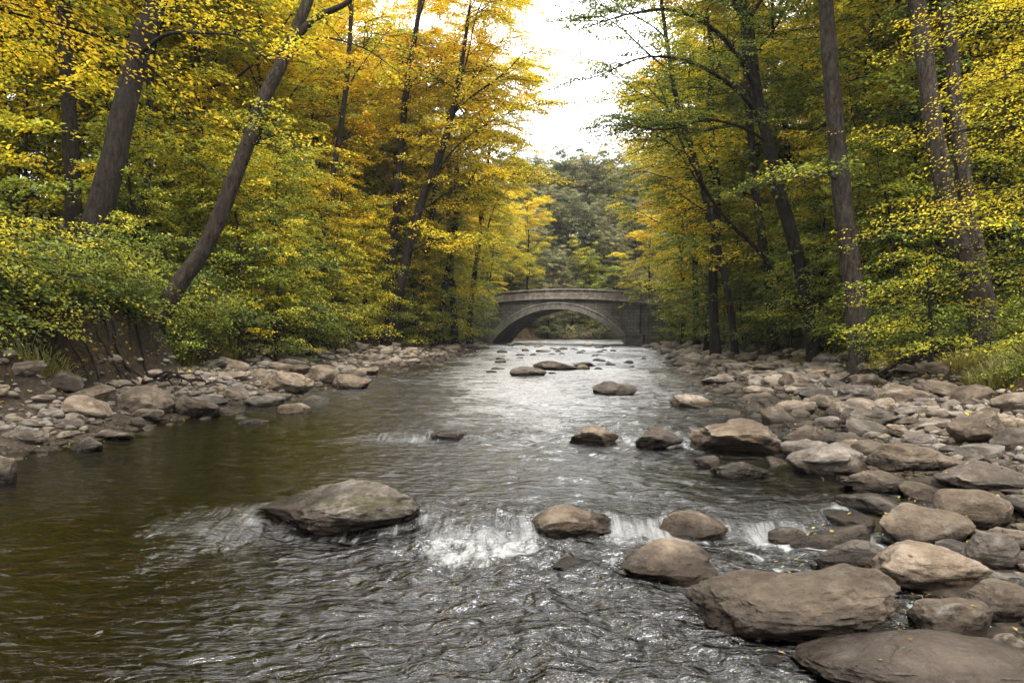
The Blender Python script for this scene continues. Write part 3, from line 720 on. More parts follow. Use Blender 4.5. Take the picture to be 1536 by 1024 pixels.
def leaves_mesh(name, r, C, da, sz, tn, mat, tilt=.42):
    n = len(da)
    e = r.normal(-.25, .28, n)
    d = np.stack([np.cos(da)*np.cos(e), np.sin(da)*np.cos(e), np.sin(e)], 1)
    nn = np.stack([r.normal(0, tilt, n), r.normal(0, tilt, n), np.ones(n)], 1); s = np.cross(nn, d); s /= np.linalg.norm(s, axis=1, keepdims=True)
    u = np.cross(d, s)
    S = sz[:, None]; w = r.uniform(.24, .34, n)[:, None]
    V = np.stack([C-d*S*.5, C+s*S*w+u*S*.06-d*S*.05, C+d*S*.5-u*S*.08, C-s*S*w+u*S*.06-d*S*.05], 1).reshape(-1, 3)
    return mesh_np(name, V, [np.arange(4*n).reshape(n, 4)], mat, None, False, {'tone': tn})
def smooth_path(pts, n):
    p = np.asarray(pts, float); d = np.r_[0, np.cumsum(np.linalg.norm(np.diff(p, axis=0), axis=1))]; t = np.linspace(0, d[-1], n)
    # Catmull-Rom by arc length
    out = np.zeros((n, 3))
    for c in range(3):
        m = np.gradient(p[:, c], d); i = np.clip(np.searchsorted(d, t, side='right')-1, 0, len(d)-2)
        h = d[i+1]-d[i]; q = (t-d[i])/h
        out[:, c] = (2*q**3-3*q**2+1)*p[i, c]+(q**3-2*q**2+q)*h*m[i]+(-2*q**3+3*q**2)*p[i+1, c]+(q**3-q**2)*h*m[i+1]
    return out, t/d[-1]
def trunk_mesh(name, pts, r0, r1, mat, seed=0, n=46, k=16, flare=.5, fl_h=.8, power=.8):
    P, t = smooth_path(pts, n); L = np.linalg.norm(P[-1]-P[0])
    R = (r1+(r0-r1)*(1-t)**power)*(1-.85*t**5); R = R*(1+flare*np.exp(-(t*L)/fl_h*1.6))
    V, Fc = tubes(P[None], R[None], k)
    V = V.reshape(n, k, 3); c = P[:, None, :]
    an = np.arange(k)*2*PI/k
    lobes = 1+(.16*np.sin(an*5+seed)+.1*np.sin(an*3+seed*2))[None, :]*np.exp(-(t*L)/fl_h)[:, None]*flare*2
    o = (V-c)*lobes[..., None]
    nz = fbm(V[..., 0]*3+seed, V[..., 1]*3, V[..., 2]*1.1, 3)
    V = c+o*(1+.10*nz[..., None])
    return mesh_np(name, V.reshape(-1, 3), [Fc], mat, None, True), P, t, R
def tree(name, seed, trunk, r0, r1, nb=7, bough_from=.35, bough_L=5.0, bough_el=(.5, 1.0), limbs=60, limb_from=.2, limb_L=(2.0, 3.6), limb_el=(-.05, .45), droop=(.12, .32),
         M_=12, K=16, leaf=.10, tone=.5, tspread=.10, zt=0.0, zref=5., mat='leaf_mixed', bark='bark_grey', az_bias=None, extra_boughs=(), flare=.5, loc=None, taper_top=.55, limb_on_trunk=.4, hang=.25, limb_to=1.0, tk=16, base_thick=1.0):
    r = np.random.default_rng(seed)
    trunk = np.asarray(trunk, float); base = trunk[0].copy()
    root = empty(name, base if loc is None else loc)
    T = trunk-base
    me, P, t, R = trunk_mesh('trunk', T, r0, r1, M[bark], seed, flare=flare, k=tk); link('trunk', me, root)
    tubs = []; BP = []
    for i in range(nb):
        s = bough_from+(.97-bough_from)*(i+r.random()*.6)/nb; j = int(s*(len(P)-1)); a = i*2.4+r.uniform(-.5, .5)
        if az_bias is not None: a = az_bias[0]+r.normal(0, az_bias[1])
        e = r.uniform(*bough_el); L = bough_L*(1-taper_top*max(0, (s-bough_from)/(1-bough_from)))*r.uniform(.75, 1.15)
        q = np.linspace(0, 1, 9); bend = r.uniform(-.10, .12); ph = r.uniform(0, 6, 2)
        B = P[j]+np.stack([np.cos(a)*np.cos(e)*L*q+.05*L*(np.sin(ph[0]+5*q)-np.sin(ph[0])), np.sin(a)*np.cos(e)*L*q+.05*L*(np.sin(ph[1]+5*q)-np.sin(ph[1])), np.sin(e)*L*q+bend*L*q*q], 1)
        rb = R[j]*.42*(1-.78*q)+.008; tubs.append(tubes(B[None], rb[None], 6)); BP.append((B, L))
    for pts, ra, rb_ in extra_boughs:
        B, _ = smooth_path(np.asarray(pts)-base, 16); q = np.linspace(0, 1, 16); tubs.append(tubes(B[None], (ra+(rb_-ra)*q**.8)[None], 8))
        BP.append((B[np.linspace(0, 15, 9).astype(int)], float(np.linalg.norm(B[-1]-B[0]))))
    n = limbs; P0 = np.zeros((n, 3)); az = np.zeros(n); L = np.zeros(n)
    nt = int(n*limb_on_trunk) if BP else n
    for i in range(n):
        if i < nt:
            s = limb_from+(limb_to-limb_from)*(i+r.random())/nt; j = min(int(s*(len(P)-1)), len(P)-1); P0[i] = P[j]; az[i] = i*2.39996+r.uniform(-.4, .4)
            if az_bias is not None and r.random() < .75: az[i] = az_bias[0]+r.normal(0, az_bias[1])
            L[i] = r.uniform(*limb_L)*(1-.45*s)
        else:
            B, LL = BP[r.integers(len(BP))]; q = r.uniform(.25, 1); f = q*8; j = min(int(f), 7); P0[i] = B[j]+(B[j+1]-B[j])*(f-j)
            d = B[-1]-B[0]; az[i] = math.atan2(d[1], d[0])+r.normal(0, .95); L[i] = r.uniform(*limb_L)*(1.05-.4*q)
    Ts, (C, da, sz, tn) = fronds(r, P0, az, r.uniform(*limb_el, n), L, r.uniform(*droop, n), M_, K, leaf, tone=tone, tspread=tspread, zt=zt, zref=zref-base[2], hang=hang, rad=.016*base_thick)
    tubs += Ts
    V, Fc = join(tubs); link('branches', mesh_np('branches', V, [Fc], M[bark if bark == 'bark_dark' else 'twig'], None, True), root)
    link('crown', leaves_mesh('crown', r, C, da, sz, tn, M[mat]), root)
    return root
def straight(x, Y, H, lean=(0, 0), wob=.02, seed=0, z=None):
    r = np.random.default_rng(seed+77); z = float(terrain(x, Y)) if z is None else z; q = np.linspace(0, 1, 7)
    w = r.normal(0, wob*H, (7, 2)); w[0] = 0
    return np.stack([x+lean[0]*H*q+w[:, 0]*q, Y+lean[1]*H*q+w[:, 1]*q, z-.25+H*q], 1)
def pxtrunk(pts, Y0, dY=0.0, top=None, top_rise=6.0):
    """trunk line measured in the picture, continued upward beyond the frame"""
    p = [P3(a, b, Y0+dY*i/(len(pts)-1)) for i, (a, b) in enumerate(pts)]
    d = p[-1]-p[-2]; d = d/np.linalg.norm(d); d = d*.7+np.array([0, 0, .3]); p.append(p[-1]+d*top_rise)
    g = float(terrain(p[0][0], p[0][1]))
    if p[0][2] > g-.2: p.insert(0, np.array([p[0][0]-(p[1][0]-p[0][0])*.15, p[0][1], g-.25]))
    return np.array(p)

hero_trees = []
def hero(o, label, group=None):
    tag(o, label, 'tree', group); hero_trees.append((o.location.x, o.location.y, label)); return o
# left bank
hero(tree('beech_tree', 1, pxtrunk([(112,430),(145,330),(172,230),(190,150),(212,60),(236,0)], 18.5, 1.5, top_rise=9), .35, .11, nb=6, bough_from=.6, bough_L=5, limbs=46, limb_from=.5, limb_L=(2, 3.4), tone=.66, mat='leaf_mixed', bark='bark_dark', leaf=.11, K=20,
     extra_boughs=[([P3(208,82,19.5), P3(250,52,18.5), P3(310,50,17.8), P3(360,58,17.2), P3(400,90,17)], .07, .015)]),
     'thick dark trunk slanting up out of the shrubs on the left bank')
hero(tree('leaning_tree', 2, pxtrunk([(232,486),(268,425),(300,384),(335,310),(358,250),(376,205),(398,140),(418,105),(436,66),(462,0)], 18.3, 2, top_rise=7), .22, .09, flare=.12, nb=5, bough_from=.7, bough_L=4.5, limbs=40, limb_from=.62, limb_L=(2, 3.4), tone=.72, leaf=.11, K=20,
     extra_boughs=[([P3(434,68,20.2), P3(470,30,20.0), P3(520,5,19.6), P3(560,-30,19), P3(640,-70,18.6)], .12, .03), ([P3(372,215,19.4), P3(384,216,19.3), P3(392,208,19.2)], .05, .03), ([P3(420,100,20), P3(470,60,20), P3(540,70,19.6), P3(600,110,19)], .045, .01)], bark='bark_grey'),
     'long curved trunk leaning out over the shrubs towards the river')
hero(tree('beech_tree', 3, pxtrunk([(216,430),(217,330),(221,220),(226,120),(232,0)], 24, 0, top_rise=6), .15, .06, nb=5, bough_from=.5, limbs=46, tone=.5, leaf=.12, K=16, bark='bark_dark', zt=.03), 'slender straight dark trunk between the slanting trunk and the leaning one')
hero(tree('beech_tree', 4, pxtrunk([(482,424),(488,350),(498,270),(510,200),(522,100),(528,0)], 36, 1, top_rise=7), .17, .07, nb=6, bough_from=.45, limbs=60, tone=.66, leaf=.12, K=18, bark='bark_grey', zt=.03), 'pale slim trunk rising behind yellow shrubs on the left bank')
hero(tree('beech_tree', 5, pxtrunk([(570,508),(586,400),(596,300),(602,215),(612,120),(628,20)], 43, 0, top_rise=8), .26, .09, nb=6, bough_L=6, bough_from=.5, limbs=90, limb_from=.3, limb_L=(2.2, 4.2), tone=.72, leaf=.15, K=17, bark='bark_dark', zt=.005), 'upright slender trunk of the dark pair by the left waterline')
hero(tree('beech_tree', 6, pxtrunk([(578,516),(600,430),(622,335),(645,270),(657,240),(676,180),(690,110)], 42, -1, top_rise=6), .30, .10, nb=4, bough_from=.6, bough_L=6, limbs=230, limb_on_trunk=.2, limb_from=.3, limb_L=(2.4, 4.2), tone=.72, leaf=.15, K=17, bark='bark_dark', zt=.005,
     extra_boughs=[([P3(640,280,41.3), P3(680,225,40.8), P3(740,180,40.3), P3(815,150,39.8)], .07, .012), ([P3(655,245,41.3), P3(672,190,41.2), P3(705,130,40.8), P3(760,50,40.4)], .07, .012),
                   ([P3(628,320,41.4), P3(670,290,40.8), P3(725,270,40.4), P3(790,275,40.1)], .05, .01), ([P3(676,180,41), P3(700,90,41), P3(725,0,41), P3(790,-60,40.5)], .07, .012),
                   ([P3(612,380,41.6), P3(650,360,40.8), P3(690,352,40.3), P3(720,372,39.8)], .045, .01)]),
     'forked trunk of the dark pair, its limbs arching over the river')
# right bank
hero(tree('beech_tree', 11, pxtrunk([(1477,528),(1462,440),(1440,370),(1416,280),(1400,190),(1388,90),(1375,0)], 16.5, .5, top_rise=8), .22, .12, nb=5, bough_from=.65, limbs=40, limb_from=.5, tone=.5, leaf=.11, K=18, bark='bark_pale'), 'scarred grey trunk, front one of the twin trunks at the right edge')
hero(tree('beech_tree', 12, pxtrunk([(1484,500),(1470,400),(1452,310),(1438,200),(1428,90),(1420,0)], 17.4, .3, top_rise=8), .18, .10, nb=5, bough_from=.65, limbs=40, limb_from=.5, tone=.48, leaf=.11, K=18, bark='bark_pale'), 'grey trunk behind, second of the twin trunks at the right edge')
hero(tree('beech_tree', 13, pxtrunk([(1293,546),(1284,470),(1276,400),(1266,320),(1257,230),(1248,120),(1238,0)], 20, 0, top_rise=8), .27, .13, nb=5, bough_from=.65, limbs=46, limb_from=.5, tone=.45, leaf=.12, K=16, bark='bark_pale', flare=.9,
     extra_boughs=[([P3(1262,272,20), P3(1240,262,19.6), P3(1215,270,19.2), P3(1195,280,19)], .05, .012)]), 'tall straight grey-brown trunk rising from the edge of the pebble beach')
hero(tree('beech_tree', 14, pxtrunk([(1226,536),(1208,440),(1190,360),(1168,285),(1152,210),(1136,140),(1126,60),(1112,-20)], 25, 0, top_rise=6), .24, .10, nb=5, bough_from=.6, limbs=230, limb_on_trunk=.12, limb_L=(1.6, 3.2), limb_from=.5, tone=.37, leaf=.10, K=20, bark='bark_dark', mat='leaf_mixed',
     extra_boughs=[([P3(1148,190,25), P3(1120,150,24.6), P3(1085,120,24), P3(1040,95,23.5), P3(975,85,23), P3(895,115,22.5)], .11, .015), ([P3(1137,140,25), P3(1105,80,24.5), P3(1065,40,24), P3(1010,15,23.4), P3(950,20,23), P3(868,45,22.5)], .11, .015), ([P3(1155,215,25), P3(1110,190,24.4), P3(1060,180,24), P3(1000,195,23.6), P3(930,185,23)], .07, .01),
                   ([P3(1126,60,25), P3(1080,-30,24.4), P3(1000,-70,24), P3(900,-50,23.6)], .09, .012)]),
     'dark tree with long limbs arching over the river on the right bank')
hero(tree('beech_tree', 15, pxtrunk([(1158,470),(1146,380),(1134,290),(1126,200),(1118,90)], 32, 0, top_rise=7), .22, .08, nb=6, bough_from=.5, limbs=60, tone=.46, leaf=.14, K=14, bark='bark_dark'), 'dark upright trunk just behind the arching tree')
hero(tree('beech_tree', 16, pxtrunk([(1102,522),(1090,430),(1066,330),(1040,230),(1015,150),(1000,60)], 33, -1, top_rise=6), .16, .06, nb=6, bough_from=.45, limbs=70, limb_from=.3, tone=.40, leaf=.14, K=14, bark='bark_dark', az_bias=(2.9, .9)), 'thin dark trunk leaning over the river beyond the pebble beach')
hero(tree('beech_tree', 17, pxtrunk([(1240,520),(1190,450),(1132,370),(1090,330),(1040,250)], 28, -1, top_rise=4), .09, .04, nb=4, bough_from=.4, limbs=50, limb_from=.3, tone=.62, leaf=.13, K=14, bark='bark_dark', az_bias=(2.9, .8)), 'low slanting trunk leaning across the arching tree')

# overhanging sprays near the eye
hero(tree('maple_tree', 21, [(-9.4, 8.2, 0.6), (-9.2, 8.4, 3), (-8.8, 8.6, 5.4), (-8.0, 9, 8), (-7.5, 9.6, 11)], .26, .08, nb=0, limbs=34, limb_from=.56, limb_to=.84, limb_L=(4.6, 6.6), limb_el=(.0, .42), droop=(.16, .34), M_=21, K=40, leaf=.084, tone=.80, mat='leaf_mixed', bark='bark_dark', az_bias=(.35, .5), tspread=.06, hang=.3),
     'near tree whose large bright yellow leaves hang across the top left corner')
hero(tree('young_beech', 22, [(11.6, 14.6, 1.0), (11.5, 14.6, 4), (11.2, 14.5, 7), (11.0, 14.4, 9)], .10, .03, nb=0, limbs=25, limb_from=.2, limb_to=.9, limb_L=(3.6, 6.2), limb_el=(.10, .42), droop=(.22, .40), M_=22, K=34, leaf=.072, tone=.68, mat='leaf_mixed', bark='bark_dark', az_bias=(3.25, .5), tspread=.07, hang=.22),
     'young beech with long flat yellow-green sprays in front of the twin trunks')
hero(tree('young_beech', 24, [(-10.6, 12.9, 1.2), (-10.5, 13, 2.2), (-10.3, 13.2, 3.1), (-10.2, 13.4, 4.0)], .07, .03, nb=0, limbs=26, limb_from=.10, limb_to=.95, limb_L=(2.4, 3.9), limb_el=(.15, .55), droop=(.25, .48), M_=16, K=26, leaf=.075, tone=.47, zt=.03, zref=3, bark='bark_dark', az_bias=(.0, .6), tspread=.07, hang=.3),
     'slender beech at the left picture edge arching pale green sprays over the washed-out bank')
hero(tree('young_beech', 25, [(-10.4, 16.6, 1.8), (-10.3, 16.6, 2.6), (-10.1, 16.7, 3.4), (-9.9, 16.8, 4.2)], .06, .02, nb=0, limbs=22, limb_from=.10, limb_to=.95, limb_L=(2.2, 3.6), limb_el=(.15, .5), droop=(.28, .5), M_=16, K=26, leaf=.075, tone=.50, zt=.03, zref=3, bark='bark_dark', az_bias=(-.1, .7), tspread=.07, hang=.3),
     'small beech arching green sprays in front of the two slanting trunks')
hero(tree('young_beech', 23, [(8.9, 15.6, .6), (8.9, 15.6, 2), (8.8, 15.6, 3.4)], .05, .02, nb=0, limbs=16, limb_from=.2, limb_to=.95, limb_L=(1.6, 2.6), limb_el=(.10, .35), droop=(.2, .40), M_=14, K=20, leaf=.08, tone=.56, mat='leaf_mixed', bark='bark_dark', az_bias=(3.4, .8), tspread=.07),
     'small yellow-green sapling at the beach edge by the tall straight trunk')

# prototypes for the forest
def proto_trees():
    out = {}
    for i in range(4):
        out['tall%d' % i] = tree('forest_tree', 100+i, straight(0, 0, 19+i, (.03, 0), .012, i, 0), .22, .05, nb=9, bough_from=.35, bough_L=5.5, limbs=150, limb_from=.12, limb_L=(2.2, 3.9), M_=13, K=30, leaf=.165, tone=.5, zt=.018, zref=8, mat='leaf_mixed', bark='bark_dark', tk=9, loc=(0, 0, 0))
    for i in range(3):
        out['far%d' % i] = tree('forest_tree', 120+i, straight(0, 0, 17+i, (.0, 0), .015, i+9, 0), .24, .06, nb=12, bough_from=.38, bough_L=6.5, taper_top=.15, bough_el=(.6, 1.2), limbs=170, limb_from=.10, limb_on_trunk=.45, limb_L=(2.4, 3.6), M_=9, K=20, leaf=.30, tone=.40, zt=.012, zref=9, mat='leaf_far', bark='bark_pale', tk=7, loc=(0, 0, 0))
    for i in range(4):
        out['sap%d' % i] = tree('understorey_tree', 140+i, straight(0, 0, 6.5+i*.8, (.05, .03), .02, i+20, 0), .06, .02, nb=0, limbs=64, limb_from=.08, limb_L=(1.8, 3.1), limb_el=(.0, .5), M_=13, K=26, leaf=.115, tone=.46, zt=.03, zref=3, mat='leaf_mixed', bark='bark_dark', tk=7, loc=(0, 0, 0), hang=.3)
    for i in range(4):
        r = np.random.default_rng(160+i); n = 26
        root = empty('shrub', (0, 0, 0)); az = np.arange(n)*2.4+r.uniform(-.3, .3, n); P0 = np.stack([r.normal(0, .12, n), r.normal(0, .12, n), np.full(n, -.1)], 1)
        T, lv = fronds(r, P0, az, r.uniform(.45, 1.2, n), r.uniform(1.4, 2.7, n), r.uniform(.22, .5, n), 16, 26, .078, tone=.47, tspread=.09, rad=.014, zt=.06, zref=1.2, hang=.4)
        V, Fc = join(T); link('stems', mesh_np('stems', V, [Fc], M['twig'], None, True), root); link('foliage', leaves_mesh('foliage', r, *lv, M['leaf_mixed']), root)
        out['shrub%d' % i] = root
    return out
protos_t = proto_trees(); first = set()
HT = np.array([(h[0], h[1]) if 'top left corner' not in h[2] else (999, 999) for h in hero_trees])
spots_used = [(float(h[0]), float(h[1]), 1.2) for h in hero_trees]
def put(kind, x, Y, sc, mat, label, cat, group, rz=None, lean=None, z=None, sq=1.0):
    pr = protos_t[kind]
    o = pr if kind not in first else copy_tree(pr); first.add(kind)
    o.location = (x, Y, (float(terrain(x, Y)) if z is None else z)-.1); o.scale = (sc, sc, sc*sq); o.rotation_euler = ((lean or (0, 0))[0], (lean or (0, 0))[1], random.uniform(0, 6.28) if rz is None else rz)
    for c in o.children:
        if c.name.split('.')[0] in ('crown', 'foliage'):
            c.material_slots[0].link = 'OBJECT'; c.material_slots[0].material = M[mat]
    tag(o, label, cat, group); return o
tl = lambda h: short(h, 9)
def trim(s):
    w = s.split()[:16]
    while w[-1] in ('with', 'and', 'at', 'the', 'of', 'in', 'to', 'on', 'a', 'behind', 'between', 'by', 'beside', 'out', 'its', 'from', 'along'): w.pop()
    return ' '.join(w)
names_c = {'leaf_yellow': 'golden-yellow', 'leaf_mixed': 'yellow-green', 'leaf_green': 'green', 'leaf_orange': 'orange-tinged', 'leaf_far': 'dull green'}
R_ = random.Random(21)
def free(x, Y, d):
    for a, b, c in spots_used:
        if (a-x)**2+(b-Y)**2 < (d*.5+c*.5)**2: return False
    return True
SHAPE_ = ['slim', 'broad', 'bent', 'straight']
def scatter(side, n, kinds, Yr, ur, sep, mats, cat, word, sc, group, tries=4000):
    k = 0
    for _ in range(tries):
        if k >= n: break
        Y = Yr[0]*math.exp(R_.random()*math.log(Yr[1]/Yr[0])); u = ur[0]+(ur[1]-ur[0])*R_.random()**1.3
        x = float(XBL(Y))-u if side < 0 else float(XBR(Y))+u
        if abs(x) > .80*Y+5 or (66 < Y < 78 and (abs(x-4.7) < 13.5)): continue
        if not free(x, Y, sep): continue
        spots_used.append((x, Y, sep)); k += 1
        t = R_.random(); m = R_.choice(mats(Y, u, side)) ; kd = kinds+str(R_.randrange(4 if kinds != 'far' else 3))
        j = int(np.argmin((HT[:, 0]-x)**2+(HT[:, 1]-Y)**2)); h = hero_trees[j]
        side_w = 'left' if side < 0 else 'right'
        if Y > 46: place = 'on the %s bank %s' % (side_w, 'near the bridge' if Y < 66 else 'beyond the bridge')
        else: place = '%s the %s' % (direction_word(x-h[0], Y-h[1]), tl(h[2]))
        put(kd, x, Y, R_.uniform(*sc)*(.72 if Y > 74 and abs(CX+x/Y*F-830) < 190 else 1), m, trim('%s %s %s %s' % (SHAPE_[int(kd[-1])], names_c[m], word, place)), cat, group, lean=(R_.uniform(-.05, .05), R_.uniform(-.05, .05)))
def mats_tall(Y, u, s):
    if s < 0: return ['leaf_yellow']*3+['leaf_mixed']*2+['leaf_green'] if Y < 60 else ['leaf_mixed', 'leaf_yellow', 'leaf_green']
    return ['leaf_green']*3+['leaf_mixed']*3+['leaf_orange', 'leaf_yellow'] if Y < 60 else ['leaf_mixed', 'leaf_green']
def mats_sap(Y, u, s):
    if s < 0: return ['leaf_mixed']*3+['leaf_yellow']*(4 if Y > 22 else 1)+['leaf_green']
    return ['leaf_green']*3+['leaf_mixed']*3+['leaf_orange']*(1 if Y > 25 else 0)
def mats_shr(Y, u, s): return ['leaf_green']*2+['leaf_mixed']*3+(['leaf_yellow'] if s < 0 and Y > 22 else [])
EDGE = [('tall2',-4.9,47.5,1.15,'leaf_yellow','tall golden tree leaning far over the river beside the dark pair'),('tall3',9.6,34.5,1.1,'leaf_mixed','tall green-gold tree leaning over the river behind the arching tree'),('tall0',-8.6,46.5,1.0,'leaf_yellow','yellow tree standing right behind the dark pair'),('tall1',-6.2,47,1.0,'leaf_yellow','yellow tree over the left waterline halfway to the bridge'),('tall2',-4.1,53,1.15,'leaf_yellow','golden tree hanging over the left end of the bridge approach'),
 ('tall3',-3.7,61,1.12,'leaf_mixed','yellow-green tree whose crown hides the left end of the bridge'),('tall0',-3.2,82,.85,'leaf_yellow','yellow tree behind the left end of the bridge'),('tall1',11.5,43,.95,'leaf_mixed','turning tree at the end of the pebble beach'),
 ('tall2',12.6,50,1.05,'leaf_mixed','yellow-green tree over the right waterline halfway to the bridge'),('tall3',13.3,57,1.05,'leaf_orange','orange-tinged tree beside the right end of the bridge'),('tall0',14.9,63,1.0,'leaf_mixed','green-gold tree whose crown hides the right end of the bridge'),
 ('tall1',15.4,84,.75,'leaf_yellow','pale yellow tree behind the right end of the bridge'),('tall2',20,90,.8,'leaf_mixed','wide tree behind the bridge on the inside of the bend'),('tall3',-2.5,90,.75,'leaf_mixed','soft green tree well behind the left bridge end')]
for kd, x, Y, sc, m, lab in EDGE:
    spots_used.append((x, Y, 2.4)); put(kd, x, Y, sc, m, lab, 'tree', None, lean=(0, (.11 if x < 3 else -.19 if Y < 36 else -.09)))
LOW = [('sap0',-7.9,24.5,.75,'leaf_yellow','low golden sapling over the bank stones right of the leaning trunk'),('sap1',-10.0,29.5,.9,'leaf_yellow','low golden tree in front of the pale slim trunk'),('sap2',-8.7,34,.95,'leaf_yellow','low golden tree just left of the dark pair'),('sap3',-7.6,46,1.05,'leaf_yellow','broad low golden tree behind the foot of the dark pair'),('sap1',-6.6,49,1.0,'leaf_yellow','low golden tree halfway between the dark pair and the bridge'),('sap2',-5.2,53,.9,'leaf_yellow','low yellow tree over the last bank stones before the bridge'),
 ('sap0',-5.9,45,.9,'leaf_yellow','low golden tree at the left waterline past the dark pair'),('sap1',-4.6,56,.9,'leaf_mixed','low tree at the left waterline near the bridge'),('sap2',-3.4,64.5,.95,'leaf_mixed','low leafy tree against the left bridge pier'),('sap3',-9.4,38,1.0,'leaf_yellow','low yellow tree behind the dark pair of trunks'),
 ('sap0',14.0,52,.9,'leaf_orange','low orange-tinged tree at the right waterline near the bridge'),('sap1',13.7,60.5,.85,'leaf_mixed','low leafy tree against the right wing wall'),('sap2',13.9,63.6,.65,'leaf_green','small green tree beside the right bridge pilaster'),('sap3',13.0,45,1.0,'leaf_green','low green tree at the end of the pebble beach'),('sap1',11.4,36,1.0,'leaf_mixed','low green-gold tree behind the thin leaning trunk')]
for kd, x, Y, sc, m, lab in LOW:
    spots_used.append((x, Y, 1.5)); put(kd, x, Y, sc, m, lab, 'small tree', None)
NEAR = [('shrub0',-10.1,12.6,1.3,'leaf_green','big green shrub at the left picture edge above the beach'),('shrub1',-10.3,14.4,.85,'leaf_mixed','green shrub with hanging sprays over the far shore trio'),('shrub2',-9.9,16.2,.8,'leaf_mixed','shrub with yellowing lower sprays beside the pale roots'),('shrub3',-10.8,15.6,1.3,'leaf_mixed','tall pale-green shrub in front of the thick slanting trunk'),
 ('shrub0',-10.8,17.6,1.25,'leaf_green','pale-green shrub hiding the foot of the thick slanting trunk'),('shrub1',-9.5,20.5,1.1,'leaf_mixed','olive shrub hanging below the curved leaning trunk'),('shrub2',-9.6,22.6,1.1,'leaf_mixed','broad green shrub right of the curved leaning trunk'),('shrub3',-9.5,25.5,1.2,'leaf_mixed','broad green shrub overhanging the bank beyond the leaning trunk'),
 ('shrub0',-9.8,28.5,1.4,'leaf_mixed','yellow-green shrub mound below the pale slim trunk'),('shrub1',-8.9,32.5,1.5,'leaf_mixed','green shrub mound left of the dark pair of trunks'),('shrub2',9.3,12.8,.45,'leaf_mixed','leafy bush over the ferny tussock at the right edge'),('shrub3',10.6,13.9,.8,'leaf_mixed','taller bush behind the ferny tussock at the right edge'),
 ('shrub1',12.6,16.6,.8,'leaf_mixed','green bush at the foot of the twin trunks'),('sap2',-12.4,15.4,.8,'leaf_mixed','small yellow-green tree at the left picture edge'),('sap3',-10.4,20.5,.7,'leaf_mixed','small tree filling the gap between the slanting and leaning trunks'),('sap0',-8.9,24,.9,'leaf_yellow','small orange-gold tree right of the leaning trunk'),('sap1',-9.0,27.5,.95,'leaf_mixed','small tree in front of the pale slim trunk'),
 ('sap2',10.9,22.6,.7,'leaf_mixed','small yellow tree between the straight trunk and the arching tree'),('sap0',11.6,28,.9,'leaf_green','small green tree right behind the foot of the arching tree')]
for kd, x, Y, sc, m, lab in NEAR:
    spots_used.append((x, Y, 1.1)); put(kd, x, Y, sc, m, lab, 'shrub' if kd[:2] == 'sh' else 'small tree', None)
for s, w in ((-1, 'left'), (1, 'right')):
    scatter(s, 72, 'tall', (20, 95), (1.0, 24), 2.7, mats_tall, 'tree', 'tree', (.85, 1.2), 'forest trees on the %s bank' % w)
    scatter(s, 74, 'sap', (20, 84), (.5, 13), 1.5, mats_sap, 'small tree', 'understorey tree', (.75, 1.2), 'understorey trees on the %s bank' % w)
    scatter(s, 70, 'shrub', (17, 75), (.9 if s < 0 else 1.0, 6), 1.0, mats_shr, 'shrub', 'shrub', (.7, 1.25), 'shrubs on the %s bank' % w)
for i in range(120):
    Y = 93+10*R_.random(); x = float(XL(Y))-.5-(9*R_.random()) if i % 3 else float(XR(Y))+1+4*R_.random()
    if i >= 14: Y = 97+18*R_.random(); x = -4+28*R_.random()
    if terrain(x, Y) < level(Y, x)+.1: continue
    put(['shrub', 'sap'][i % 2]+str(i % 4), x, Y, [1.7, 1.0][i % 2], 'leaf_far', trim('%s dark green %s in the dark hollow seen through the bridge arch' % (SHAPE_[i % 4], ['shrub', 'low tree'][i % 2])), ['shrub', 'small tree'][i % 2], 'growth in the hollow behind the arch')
# hillside beyond the bridge
k = 0
for _ in range(3000):
    if k >= 150: break
    Y = R_.uniform(97, 165); x = R_.uniform(-.10*Y-14, .24*Y+12)
    if terrain(x, Y) < level(Y, x)+.6 or not free(x, Y, 3.1): continue
    spots_used.append((x, Y, 3.1)); k += 1; kd = 'far%d' % R_.randrange(3); px = CX+x/Y*F
    m = R_.choice(['leaf_far']*7+['leaf_mixed'])
    pos_w = 'above the bridge centre' if 780 < px < 900 else 'left of the gap above the bridge' if px <= 780 else 'right of the gap above the bridge'
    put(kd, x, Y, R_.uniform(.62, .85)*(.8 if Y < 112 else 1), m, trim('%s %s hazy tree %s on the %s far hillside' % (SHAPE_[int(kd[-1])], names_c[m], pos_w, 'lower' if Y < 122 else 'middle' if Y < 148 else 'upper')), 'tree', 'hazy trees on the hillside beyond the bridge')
for kx, o in protos_t.items():
    if kx not in first:
        for c in list(o.children): bpy.data.objects.remove(c)
        bpy.data.objects.remove(o)

